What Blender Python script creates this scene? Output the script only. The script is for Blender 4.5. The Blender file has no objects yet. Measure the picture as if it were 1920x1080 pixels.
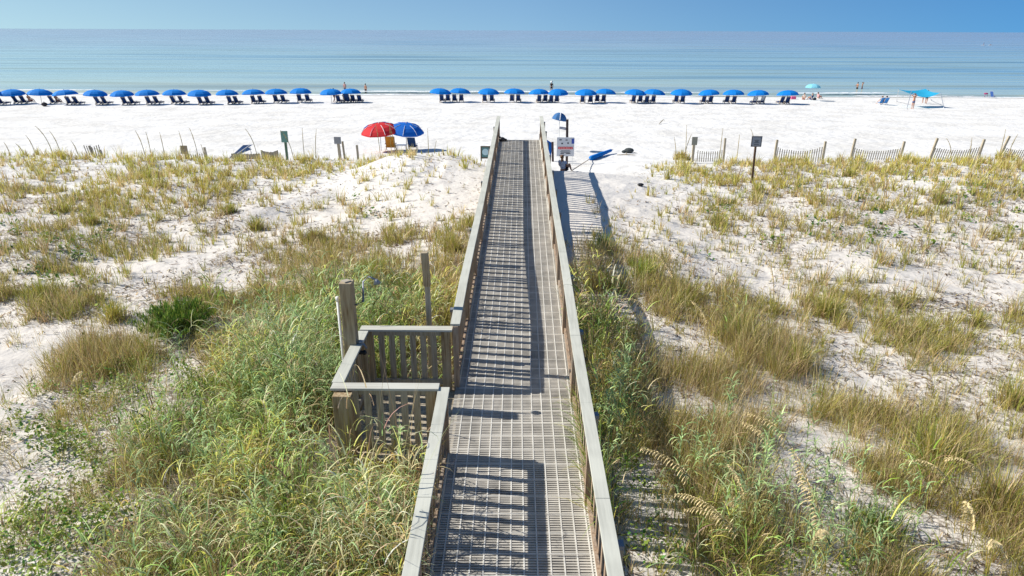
import bpy, bmesh, math, random
import numpy as np
from mathutils import Vector, Matrix, Euler
R = math.radians
random.seed(7); rng = np.random.default_rng(11)
scene = bpy.context.scene
COL = scene.collection

# ------------------------------------------------------------------ camera
CAMZ, PITCH, YAW, ROLL = 5.78, 20.67, 0.224, 0.22
cam_d = bpy.data.cameras.new('camera'); cam = bpy.data.objects.new('camera', cam_d); COL.objects.link(cam)
cam_d.sensor_width = 36; cam_d.lens = 24.0; cam_d.clip_start = 0.1; cam_d.clip_end = 90000
CAM_ROT = (Matrix.Rotation(R(YAW), 3, 'Z') @ Matrix.Rotation(R(90 - PITCH), 3, 'X') @ Matrix.Rotation(R(ROLL), 3, 'Z'))
cam.location = (0, 0, CAMZ); cam.rotation_euler = CAM_ROT.to_euler()
scene.camera = cam
# ------------------------------------------------------------------ sky and sun
SUN = Vector((-1.20, 0.17, 1.0)).normalized()            # towards the sun
SUN_EL = math.asin(SUN.z); SUN_AZ = math.atan2(SUN.x, SUN.y)
w = bpy.data.worlds.new('World'); scene.world = w; w.use_nodes = True
nt = w.node_tree; bg = nt.nodes['Background']
sky = nt.nodes.new('ShaderNodeTexSky'); sky.sky_type = 'NISHITA'; sky.sun_disc = False
sky.sun_elevation = SUN_EL; sky.sun_rotation = SUN_AZ
sky.air_density = 1.0; sky.dust_density = 0.3; sky.ozone_density = 3.0; sky.altitude = 0
tint = nt.nodes.new('ShaderNodeMix'); tint.data_type = 'RGBA'; tint.blend_type = 'MULTIPLY'
tint.inputs['Factor'].default_value = 1.0
nt.links.new(sky.outputs['Color'], tint.inputs['A'])
tc0 = nt.nodes.new('ShaderNodeTexCoord'); lift = nt.nodes.new('ShaderNodeVectorMath'); lift.operation = 'ADD'; lift.inputs[1].default_value = (0, 0, .13)
nrm = nt.nodes.new('ShaderNodeVectorMath'); nrm.operation = 'NORMALIZE'
nt.links.new(tc0.outputs['Generated'], lift.inputs[0]); nt.links.new(lift.outputs[0], nrm.inputs[0]); nt.links.new(nrm.outputs[0], sky.inputs[0])
tc = nt.nodes.new('ShaderNodeTexCoord'); sp = nt.nodes.new('ShaderNodeSeparateXYZ')
nt.links.new(tc.outputs['Generated'], sp.inputs[0])
cr = nt.nodes.new('ShaderNodeValToRGB')                 # sky is a deeper blue away from the sun
cr.color_ramp.elements[0].position = 0.2; cr.color_ramp.elements[0].color = (0.93, .95, 0.84, 1)
cr.color_ramp.elements[1].position = 0.8; cr.color_ramp.elements[1].color = (0.29, 0.63, 0.93, 1)
_e = cr.color_ramp.elements.new(0.5); _e.color = (0.76, 0.91, 1.0, 1)
mr = nt.nodes.new('ShaderNodeMapRange'); mr.inputs['From Min'].default_value = -1; mr.inputs['From Max'].default_value = 1
nt.links.new(sp.outputs['X'], mr.inputs['Value']); nt.links.new(mr.outputs[0], cr.inputs[0])
nt.links.new(cr.outputs['Color'], tint.inputs['B'])
nt.links.new(tint.outputs['Result'], bg.inputs['Color'])
bg.inputs['Strength'].default_value = 0.10
sun_d = bpy.data.lights.new('sun', 'SUN'); sun = bpy.data.objects.new('sun', sun_d); COL.objects.link(sun)
sun_d.energy = 5.0; sun_d.angle = R(0.5); sun_d.color = (1.0, 0.95, 0.87)
sun.rotation_euler = SUN.to_track_quat('Z', 'Y').to_euler(); sun.location = (0, 0, 60)
scene.view_settings.view_transform = 'Standard'; scene.view_settings.look = 'None'
scene.view_settings.exposure = 0.32; scene.view_settings.gamma = 1
scene.view_settings.use_curve_mapping = False
scene.cycles.max_bounces = 6; scene.cycles.diffuse_bounces = 3; scene.cycles.transmission_bounces = 3
scene.cycles.glossy_bounces = 2; scene.cycles.transparent_max_bounces = 4

# ------------------------------------------------------------------ projection helpers (1920x1080 photo pixels)
F = 1280.0
CR = np.array(CAM_ROT); CI = CR.T
def proj(X, Y, Z):
    d = np.stack([np.asarray(X, float), np.asarray(Y, float), np.asarray(Z, float) - CAMZ], -1) @ CR
    return 960 + F * d[..., 0] / -d[..., 2], 540 - F * d[..., 1] / -d[..., 2]
def ray(px, py):
    v = CR @ np.array([(px - 960) / F, -(py - 540) / F, -1.0]); return v / np.linalg.norm(v)

# ------------------------------------------------------------------ noise
_perm = rng.random((256, 256))
def vnoise(x, y):
    x = np.asarray(x, float); y = np.asarray(y, float)
    xi = np.floor(x).astype(int); yi = np.floor(y).astype(int); fx = x - xi; fy = y - yi
    fx = fx * fx * (3 - 2 * fx); fy = fy * fy * (3 - 2 * fy)
    g = lambda a, b: _perm[a & 255, b & 255]
    return (g(xi, yi) * (1 - fx) + g(xi + 1, yi) * fx) * (1 - fy) + (g(xi, yi + 1) * (1 - fx) + g(xi + 1, yi + 1) * fx) * fy
def fbm(x, y, o=4):
    s = 0; a = 0.5; t = 0
    for k in range(o):
        s = s + a * vnoise(x * 2 ** k + 17 * k, y * 2 ** k + 31 * k); t += a; a *= 0.5
    return s / t

# ------------------------------------------------------------------ terrain height
SLOPE = 0.0427
def deckz(Y): return SLOPE * (np.asarray(Y, float) - 6.08)
_cy = [-60, 0, 6, 12, 20, 26, 28, 29.5, 31, 34, 38, 46, 75, 97, 101, 120, 400, 3000]
_cz = [-.8, -.5, -.22, -.02, .24, .36, .34, .10, -.28, -.85, -1.2, -1.55, -2.35, -2.78, -2.93, -3.7, -12, -40]
_sy = [-60, 6, 15, 25, 32, 33.5, 36, 40, 46, 75, 97, 101, 120, 400, 3000]
_sz = [-.9, -.42, -.28, -.15, -.05, -.12, -.7, -1.3, -1.55, -2.35, -2.78, -2.93, -3.7, -12, -40]
def gz(X, Y):
    X = np.asarray(X, float); Y = np.asarray(Y, float)
    c = np.interp(Y, _cy, _cz); s = np.interp(Y, _sy, _sz)
    wgt = np.exp(-(X / 5.5) ** 4)
    z = c * wgt + s * (1 - wgt)
    z = z + .72 * np.exp(-((X + 4.0) / 2.5) ** 4 * .9 - ((Y - 30.2) / 2.0) ** 2) + .22 * np.exp(-((X + 4.2) / 2.6) ** 2 - ((Y - 26.5) / 2.6) ** 2)
    und = (fbm(X * .22 + 5, Y * .22 + 9, 3) - .5) * .55 + (fbm(X * .9, Y * .9, 3) - .5) * .16
    near = np.clip((np.abs(X) - 1.0) / 2.5, 0.15, 1)
    m = np.clip((38 - Y) / 4, 0, 1) * near
    b = np.clip((Y - 34) / 4, 0, 1) * np.clip((96 - Y) / 6, 0, 1)
    z = z + und * m + b * ((fbm(X * .35, Y * .5, 3) - .5) * .14 + (fbm(X * 1.6, Y * 1.6, 2) - .5) * .06)
    # worn sand track between the left dunes
    t = np.abs((X + 14.5) * .72 + (Y - 15) * -.69)
    z = z - .14 * np.exp(-(t / 1.0) ** 2) * (X < -3)
    return z
def at(px, py, maxd=130):
    d = ray(px, py); prev = 2.0
    for k in range(4000):
        t = 2 + k * .1
        if t > maxd + 5: break
        p = np.array([0, 0, CAMZ]) + d * t
        if p[2] < gz(p[0], p[1]):
            lo, hi = prev, t
            for _ in range(14):
                m = (lo + hi) / 2; q = np.array([0, 0, CAMZ]) + d * m
                if q[2] < gz(q[0], q[1]): hi = m
                else: lo = m
            q = np.array([0, 0, CAMZ]) + d * hi
            return Vector((q[0], q[1], float(gz(q[0], q[1]))))
        prev = t
    return Vector(p)
def atz(px, py, z):
    d = ray(px, py); t = (z - CAMZ) / d[2]; return Vector((d[0] * t, d[1] * t, z))
def atY(px, py, Y):
    d = ray(px, py); t = Y / d[1]; return Vector((d[0] * t, Y, CAMZ + d[2] * t))

# ------------------------------------------------------------------ density maps, cells of 48 x 40 photo pixels from y = 280
TM = """4454545454554432222000000177777777777777
4454555555441111111000000125555555555555
6666666666333111111000012235555555555555
7665555554222355444000032223444445454454
5456666332577777777000055543445454445444
7665441157788888888000077742344444444444
6666335777777777777000077773344444444444
7777145776666666666000076435555544444444
1114456776666666666000064466644544444444
1166666666666666666000065666644444444444
1446666345555555555000067777744444444444
2255555666666655555000068888855444444444
3355555777777755555000068888866444777744
3335555777777755555000067777755338888883
4445555788888866666000056666666678888877
4445556788888866666000045456666677777777
4455556788888866666000044446666677777777
4555666788888866666000043336666677777777
5555666788888866666000043336666677777777
5555666788888866666000043336666677777777""".split()
GM = """0000000000000000000000000000000000000000
0000000000000000000000000000000000000000
0000000000000000000000000000000000000000
0000000000000000000000010000000000000000
0000000000000000000000220000000000000000
0000000000002222220000330000000000000000
0000000110033333330000440000000000000000
0000000000344444440000440001100000000000
0000000006666666660000550001100000000000
0000000088888888880000550000000000000000
0000000099999999990000550000000000000000
0000034888888888880000666000000000000000
0000134666777777770000666000000000011000
0001234667777777770000666011440000111000
0111234678888888880000660011550000110000
1111235678888888880000440011440000111100
1111235678888888880000440011440000111100
2211345678888888880000330011440000111100
2211345678888888880000330011440000111100
2211345678888888880000330011440000111100""".split()
TM = np.array([[int(c) for c in (r + '0' * 40)[:40]] for r in TM], float) / 9
GM = np.array([[int(c) for c in (r + '0' * 40)[:40]] for r in GM], float) / 9
def mapval(M, px, py):
    u = np.clip((px - 24) / 48, 0, 38.999); v = np.clip((py - 300) / 40, 0, 18.999)
    i = v.astype(int); j = u.astype(int); fu = u - j; fv = v - i
    return (M[i, j] * (1 - fu) + M[i, j + 1] * fu) * (1 - fv) + (M[i + 1, j] * (1 - fu) + M[i + 1, j + 1] * fu) * fv

# ------------------------------------------------------------------ materials
MATS = {}
def mat(name, col=(.5, .5, .5), rough=.8, spec=.3, noise=None, amp=.15, scale=(1, 1, 1), bump=0, metal=0, trans=0, attr=None):
    if name in MATS: return MATS[name]
    m = bpy.data.materials.new(name); m.use_nodes = True; t = m.node_tree; N = t.nodes; L = t.links
    p = N['Principled BSDF']; p.inputs['Roughness'].default_value = rough; p.inputs['Specular IOR Level'].default_value = spec
    p.inputs['Metallic'].default_value = metal
    p.inputs['Base Color'].default_value = (*col, 1); src = None
    if attr:
        a = N.new('ShaderNodeAttribute'); a.attribute_name = attr; src = a.outputs['Color']
    if noise:
        tc = N.new('ShaderNodeTexCoord'); mp = N.new('ShaderNodeMapping'); mp.inputs['Scale'].default_value = scale
        L.new(tc.outputs['Object'], mp.inputs[0])
        n = N.new('ShaderNodeTexNoise'); n.inputs['Scale'].default_value = noise; n.inputs['Detail'].default_value = 5
        L.new(mp.outputs[0], n.inputs['Vector'])
        r = N.new('ShaderNodeMapRange'); r.inputs['From Min'].default_value = .25; r.inputs['From Max'].default_value = .75
        r.inputs['To Min'].default_value = 1 - amp; r.inputs['To Max'].default_value = 1 + amp
        L.new(n.outputs['Fac'], r.inputs[0])
        mx = N.new('ShaderNodeMix'); mx.data_type = 'RGBA'; mx.blend_type = 'MULTIPLY'; mx.inputs['Factor'].default_value = 1
        if src: L.new(src, mx.inputs['A'])
        else: mx.inputs['A'].default_value = (*col, 1)
        L.new(r.outputs[0], mx.inputs['B']); src = mx.outputs['Result']
        if bump:
            b = N.new('ShaderNodeBump'); b.inputs['Strength'].default_value = bump; b.inputs['Distance'].default_value = .01
            L.new(n.outputs['Fac'], b.inputs['Height']); L.new(b.outputs[0], p.inputs['Normal'])
    if src: L.new(src, p.inputs['Base Color'])
    if trans:
        tr = N.new('ShaderNodeBsdfTranslucent'); ms = N.new('ShaderNodeMixShader'); ms.inputs[0].default_value = trans
        if src: L.new(src, tr.inputs['Color'])
        else: tr.inputs['Color'].default_value = (*col, 1)
        L.new(p.outputs[0], ms.inputs[1]); L.new(tr.outputs[0], ms.inputs[2]); L.new(ms.outputs[0], N['Material Output'].inputs[0])
    MATS[name] = m; return m
def wood(name, ca, cb, cc, scale=(14, 1.2, 14)):
    """weathered timber: long grain streaks, blotches"""
    m = bpy.data.materials.new(name); m.use_nodes = True; t = m.node_tree; N = t.nodes; L = t.links; p = N['Principled BSDF']
    p.inputs['Roughness'].default_value = .85; p.inputs['Specular IOR Level'].default_value = .2
    tc = N.new('ShaderNodeTexCoord')
    mp = N.new('ShaderNodeMapping'); mp.inputs['Scale'].default_value = scale; L.new(tc.outputs['Object'], mp.inputs[0])
    n = N.new('ShaderNodeTexNoise'); n.inputs['Scale'].default_value = 3; n.inputs['Detail'].default_value = 6; L.new(mp.outputs[0], n.inputs[0])
    n2 = N.new('ShaderNodeTexNoise'); n2.inputs['Scale'].default_value = 1.3; n2.inputs['Detail'].default_value = 3; L.new(tc.outputs['Object'], n2.inputs[0])
    r = N.new('ShaderNodeValToRGB'); r.color_ramp.elements[0].position = .32; r.color_ramp.elements[0].color = (*cb, 1)
    r.color_ramp.elements[1].position = .62; r.color_ramp.elements[1].color = (*ca, 1); L.new(n.outputs['Fac'], r.inputs[0])
    mx = N.new('ShaderNodeMix'); mx.data_type = 'RGBA'; L.new(r.outputs[0], mx.inputs['A']); mx.inputs['B'].default_value = (*cc, 1)
    r2 = N.new('ShaderNodeMapRange'); r2.inputs['From Min'].default_value = .48; r2.inputs['From Max'].default_value = .68; r2.inputs['To Max'].default_value = .75
    L.new(n2.outputs['Fac'], r2.inputs[0]); L.new(r2.outputs[0], mx.inputs['Factor'])
    L.new(mx.outputs['Result'], p.inputs['Base Color'])
    b = N.new('ShaderNodeBump'); b.inputs['Strength'].default_value = .35; b.inputs['Distance'].default_value = .006
    L.new(n.outputs['Fac'], b.inputs['Height']); L.new(b.outputs[0], p.inputs['Normal'])
    MATS[name] = m; return m

M_CAP = wood('cap_wood', (.53, .53, .46), (.44, .44, .38), (.60, .60, .52), (9, .5, 9))
M_CAPX = wood('cap_wood_across', (.54, .53, .46), (.44, .42, .36), (.60, .59, .52), (.5, 9, 9))
M_RAIL = wood('picket_wood', (.42, .32, .23), (.24, .16, .105), (.36, .31, .25), (14, 14, 1.0))
M_GREYW = wood('grey_timber', (.50, .44, .33), (.30, .24, .16), (.42, .38, .31), (14, 14, 1.0))
M_POST = wood('post_timber', (.46, .36, .22), (.22, .14, .065), (.40, .35, .26), (10, 10, .8))
M_DECK = mat('deck_grating', (.47, .44, .385), .75, .25, noise=2.6, amp=.38, bump=.0)
M_RIB = mat('grating_rib', (.62, .60, .545), .7, .25, noise=3.5, amp=.22)
M_METAL = mat('galvanised', (.26, .28, .31), .55, .4, metal=.4)
M_PVC = mat('white_pvc', (.75, .75, .72), .4, .4)
M_BLACK = mat('black_plastic', (.02, .02, .022), .5, .4)
M_WHITE = mat('white_paint', (.74, .75, .76), .5, .4)
M_BLUE = mat('blue_canvas', (.003, .21, .66), .75, .2, noise=1.5, amp=.06, trans=.12)
M_NAVY = mat('navy_canvas', (.015, .045, .15), .8, .2, noise=3, amp=.25)
M_CHW = mat('chair_timber', (.50, .40, .29), .7, .3, noise=4, amp=.15)
M_RED = mat('red_canvas', (.62, .035, .04), .75, .2, noise=2, amp=.08, trans=.15)
M_RBLUE = mat('royal_canvas', (.01, .14, .55), .75, .2, noise=2, amp=.08, trans=.12)
M_PALE = mat('pale_cyan_canvas', (.25, .62, .75), .75, .2, trans=.2)
M_TENT = mat('turquoise_cloth', (.03, .38, .62), .75, .2, noise=1, amp=.1, trans=.25)
M_ORANGE = mat('orange_fabric', (.62, .27, .03), .7, .2, noise=20, amp=.25)
M_ALU = mat('aluminium', (.55, .56, .58), .35, .5, metal=.8)
M_SKIN = mat('skin', (.52, .27, .17), .55, .3, noise=8, amp=.05)
M_SKIND = mat('tanned_skin', (.40, .19, .11), .55, .3, noise=8, amp=.05)
M_HAIR = mat('dark_hair', (.025, .017, .012), .6, .3)
M_FAIR = mat('brown_hair', (.16, .08, .035), .6, .3)
M_SLAT = mat('fence_slats', (.33, .29, .22), .85, .2, noise=9, amp=.25, scale=(1, 1, .2))

# ------------------------------------------------------------------ mesh builder
class MB:
    def __init__(s): s.v = []; s.f = []
    def add(s, vs, fs):
        o = len(s.v); s.v += [tuple(v) for v in vs]; s.f += [tuple(i + o for i in f) for f in fs]; return s
    def box(s, c, d, M=None):
        x, y, z = d[0] / 2, d[1] / 2, d[2] / 2
        vs = [Vector((sx * x, sy * y, sz * z)) for sz in (-1, 1) for sx, sy in ((-1, -1), (1, -1), (1, 1), (-1, 1))]
        if M: vs = [M @ v for v in vs]
        c = Vector(c); vs = [v + c for v in vs]
        return s.add(vs, [(3, 2, 1, 0), (4, 5, 6, 7), (0, 1, 5, 4), (1, 2, 6, 5), (2, 3, 7, 6), (3, 0, 4, 7)])
    def bar(s, a, b, wd, ht, up=(0, 0, 1)):
        """rectangular bar from a to b; wd across, ht along up"""
        a = Vector(a); b = Vector(b); y = (b - a).normalized(); x = y.cross(Vector(up)).normalized(); z = x.cross(y)
        vs = []
        for p in (a, b):
            for sx, sz in ((-1, -1), (1, -1), (1, 1), (-1, 1)): vs.append(p + x * sx * wd / 2 + z * sz * ht / 2)
        return s.add(vs, [(3, 2, 1, 0), (4, 5, 6, 7), (0, 1, 5, 4), (1, 2, 6, 5), (2, 3, 7, 6), (3, 0, 4, 7)])
    def tube(s, pts, r, n=8, cap=True):
        pts = [Vector(p) for p in pts]; rs = r if isinstance(r, (list, tuple)) else [r] * len(pts)
        o = len(s.v); vs = []
        for i, p in enumerate(pts):
            d = (pts[min(i + 1, len(pts) - 1)] - pts[max(i - 1, 0)]).normalized()
            ref = Vector((0, 0, 1)) if abs(d.z) < .9 else Vector((1, 0, 0))
            x = d.cross(ref).normalized(); y = x.cross(d)
            for k in range(n):
                a = 2 * math.pi * k / n; vs.append(p + (x * math.cos(a) + y * math.sin(a)) * rs[i])
        fs = [(i * n + k, i * n + (k + 1) % n, (i + 1) * n + (k + 1) % n, (i + 1) * n + k) for i in range(len(pts) - 1) for k in range(n)]
        if cap: fs += [tuple(range(n))[::-1], tuple((len(pts) - 1) * n + k for k in range(n))]
        return s.add(vs, fs)
    def ball(s, c, r, nu=10, nv=7, M=None):
        r = r if isinstance(r, (tuple, list)) else (r, r, r); vs = []; fs = []
        for i in range(1, nv):
            th = math.pi * i / nv
            for k in range(nu):
                ph = 2 * math.pi * k / nu; vs.append(Vector((r[0] * math.sin(th) * math.cos(ph), r[1] * math.sin(th) * math.sin(ph), r[2] * math.cos(th))))
        vs += [Vector((0, 0, r[2])), Vector((0, 0, -r[2]))]; T = len(vs) - 2; B = T + 1
        for i in range(nv - 2):
            for k in range(nu): fs.append((i * nu + k, (i + 1) * nu + k, (i + 1) * nu + (k + 1) % nu, i * nu + (k + 1) % nu))
        for k in range(nu):
            fs.append((T, k, (k + 1) % nu)); fs.append((B, (nv - 2) * nu + (k + 1) % nu, (nv - 2) * nu + k))
        if M: vs = [M @ v for v in vs]
        return s.add([v + Vector(c) for v in vs], fs)
    def build(s, name, m, parent=None, loc=None, smooth=False, bevel=0):
        me = bpy.data.meshes.new(name); me.from_pydata(s.v, [], s.f); me.materials.append(m); me.update()
        if smooth:
            for p in me.polygons: p.use_smooth = True
        o = bpy.data.objects.new(name, me); COL.objects.link(o)
        if parent: o.parent = parent
        if loc is not None: o.location = loc
        if bevel:
            b = o.modifiers.new('bevel', 'BEVEL'); b.width = bevel; b.segments = 2; b.limit_method = 'ANGLE'
        return o
def tag(o, label=None, cat=None, group=None, kind=None):
    if label: o['label'] = label
    if cat: o['category'] = cat
    if group: o['group'] = group
    if kind: o['kind'] = kind
    return o
def thing(name, label, cat, loc=(0, 0, 0), rz=0, group=None):
    o = bpy.data.objects.new(name, None); COL.objects.link(o); o.location = loc; o.rotation_euler = (0, 0, rz)
    return tag(o, label, cat, group)
def copy_tree(o, parent=None):
    c = o.copy(); COL.objects.link(c); c.parent = parent
    for ch in list(o.children): copy_tree(ch, c)
    return c
def npmesh(name, V, quads, tris, m, colors=None, smooth=False):
    me = bpy.data.meshes.new(name)
    nq = len(quads); ntr = len(tris)
    me.vertices.add(len(V)); me.vertices.foreach_set('co', np.ascontiguousarray(V, dtype=np.float32).ravel())
    me.loops.add(nq * 4 + ntr * 3); me.polygons.add(nq + ntr)
    li = np.concatenate([np.asarray(quads, np.int32).ravel(), np.asarray(tris, np.int32).ravel()])
    me.loops.foreach_set('vertex_index', li)
    st = np.concatenate([np.arange(nq) * 4, nq * 4 + np.arange(ntr) * 3]).astype(np.int32)
    me.polygons.foreach_set('loop_start', st)
    if smooth: me.polygons.foreach_set('use_smooth', np.ones(nq + ntr, bool))
    me.update(calc_edges=True)
    if colors is not None:
        a = me.color_attributes.new('col', 'FLOAT_COLOR', 'POINT')
        c4 = np.ones((len(V), 4), np.float32); c4[:, :3] = colors; a.data.foreach_set('color', c4.ravel())
    me.materials.append(m)
    o = bpy.data.objects.new(name, me); COL.objects.link(o); return o

# ------------------------------------------------------------------ ground
def axis(segs):
    out = [segs[0][0]]
    for a, b, st in segs:
        n = max(1, int(round((b - a) / st))); out += list(np.linspace(a, b, n + 1)[1:])
    return np.array(out)
gx = axis([(-6000, -1500, 900), (-1500, -300, 200), (-300, -90, 15), (-90, -30, .8), (-30, -12, .25), (-12, 12, .14), (12, 30, .25), (30, 90, .8), (90, 300, 15), (300, 1500, 200), (1500, 6000, 900)])
gy = axis([(-1500, -60, 180), (-60, -5, 4), (-5, 4, .5), (4, 36, .14), (36, 104, .35), (104, 140, 2), (140, 400, 20), (400, 3000, 300)])
GX, GY = np.meshgrid(gx, gy)
GZ = gz(GX, GY)
V = np.stack([GX.ravel(), GY.ravel(), GZ.ravel()], -1)
nxg = len(gx); nyg = len(gy)
ii = np.arange((nyg - 1) * nxg).reshape(nyg - 1, nxg)[:, :-1].ravel()
Q = np.stack([ii, ii + 1, ii + nxg + 1, ii + nxg], -1)
# dead-leaf litter cover per vertex
px, py = proj(V[:, 0], np.maximum(V[:, 1], 3.5), V[:, 2])
lit = mapval(TM, np.clip(px, 0, 1919), np.clip(py, 280, 1079))
lit = lit * .9 * (V[:, 1] < 34) * np.clip((fbm(V[:, 0] * .8 + 3, V[:, 1] * .8, 4) - .38) * 3, 0, 1)
lit += 1.25 * mapval(GM, np.clip(px, 0, 1919), np.clip(py, 280, 1079)) * (V[:, 1] < 34)
def gmat():
    m = bpy.data.materials.new('white_sand'); m.use_nodes = True; t = m.node_tree; N = t.nodes; L = t.links; p = N['Principled BSDF']
    p.inputs['Roughness'].default_value = .95; p.inputs['Specular IOR Level'].default_value = .1
    tc = N.new('ShaderNodeTexCoord'); at_ = N.new('ShaderNodeAttribute'); at_.attribute_name = 'col'
    def noise(s, d=5, v=None):
        n = N.new('ShaderNodeTexNoise'); n.inputs['Scale'].default_value = s; n.inputs['Detail'].default_value = d
        L.new(v or tc.outputs['Object'], n.inputs['Vector']); return n
    def mrange(i, a, b, c, d):
        r = N.new('ShaderNodeMapRange'); r.inputs['From Min'].default_value = a; r.inputs['From Max'].default_value = b
        r.inputs['To Min'].default_value = c; r.inputs['To Max'].default_value = d; L.new(i, r.inputs[0]); return r.outputs[0]
    n1 = noise(.35, 6); n2 = noise(14, 4); n3 = noise(45, 3)
    sand = N.new('ShaderNodeMix'); sand.data_type = 'RGBA'; sand.inputs['A'].default_value = (.66, .64, .60, 1); sand.inputs['B'].default_value = (.78, .77, .745, 1)  # uneven sand tone; darker mottles also put footprint shading into the colour
    L.new(mrange(n1.outputs['Fac'], .35, .65, 0, 1), sand.inputs['Factor'])
    sy_ = N.new('ShaderNodeSeparateXYZ'); L.new(tc.outputs['Object'], sy_.inputs[0])
    dune = N.new('ShaderNodeMix'); dune.data_type = 'RGBA'; dune.inputs['A'].default_value = (.68, .635, .575, 1); L.new(sand.outputs['Result'], dune.inputs['B'])
    L.new(mrange(sy_.outputs['Y'], 22, 34, 0, 1), dune.inputs['Factor']); sand = dune
    # litter specks
    s = N.new('ShaderNodeSeparateColor'); L.new(at_.outputs['Color'], s.inputs[0])
    thr = N.new('ShaderNodeMath'); thr.operation = 'MULTIPLY_ADD'; L.new(s.outputs[0], thr.inputs[0]); thr.inputs[1].default_value = .42
    L.new(n2.outputs['Fac'], thr.inputs[2])
    lf = mrange(thr.outputs[0], .64, .82, 0, .85)
    mix = N.new('ShaderNodeMix'); mix.data_type = 'RGBA'; L.new(lf, mix.inputs['Factor']); L.new(sand.outputs['Result'], mix.inputs['A'])
    lc = N.new('ShaderNodeMix'); lc.data_type = 'RGBA'; lc.inputs['A'].default_value = (.13, .10, .075, 1); lc.inputs['B'].default_value = (.36, .30, .24, 1)
    L.new(n3.outputs['Fac'], lc.inputs['Factor']); L.new(lc.outputs['Result'], mix.inputs['B'])
    # wet sand at the waterline
    sx = N.new('ShaderNodeSeparateXYZ'); L.new(tc.outputs['Object'], sx.inputs[0])
    wet = mrange(sx.outputs['Z'], -2.84, -2.92, 0, 1)
    mw = N.new('ShaderNodeMix'); mw.data_type = 'RGBA'; L.new(wet, mw.inputs['Factor']); L.new(mix.outputs['Result'], mw.inputs['A']); mw.inputs['B'].default_value = (.42, .38, .30, 1)
    L.new(mw.outputs['Result'], p.inputs['Base Color'])
    # footprints and ripples
    vo = N.new('ShaderNodeTexVoronoi'); vo.inputs['Scale'].default_value = 1.7; vo.feature = 'SMOOTH_F1'; L.new(tc.outputs['Object'], vo.inputs['Vector'])
    n4 = noise(3.2, 6)
    ad = N.new('ShaderNodeMath'); ad.operation = 'ADD'; L.new(vo.outputs['Distance'], ad.inputs[0]); L.new(n4.outputs['Fac'], ad.inputs[1])
    b = N.new('ShaderNodeBump'); b.inputs['Strength'].default_value = .55; b.inputs['Distance'].default_value = .11; L.new(ad.outputs[0], b.inputs['Height'])
    b2 = N.new('ShaderNodeBump'); b2.inputs['Strength'].default_value = .5; b2.inputs['Distance'].default_value = .015; L.new(n2.outputs['Fac'], b2.inputs['Height']); L.new(b.outputs[0], b2.inputs['Normal'])
    L.new(b2.outputs[0], p.inputs['Normal'])
    return m
g = npmesh('sand_ground', V, Q, np.zeros((0, 3), int), gmat(), np.repeat(lit[:, None], 3, 1), smooth=True)
tag(g, 'white sand dunes and beach', kind='structure')

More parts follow.
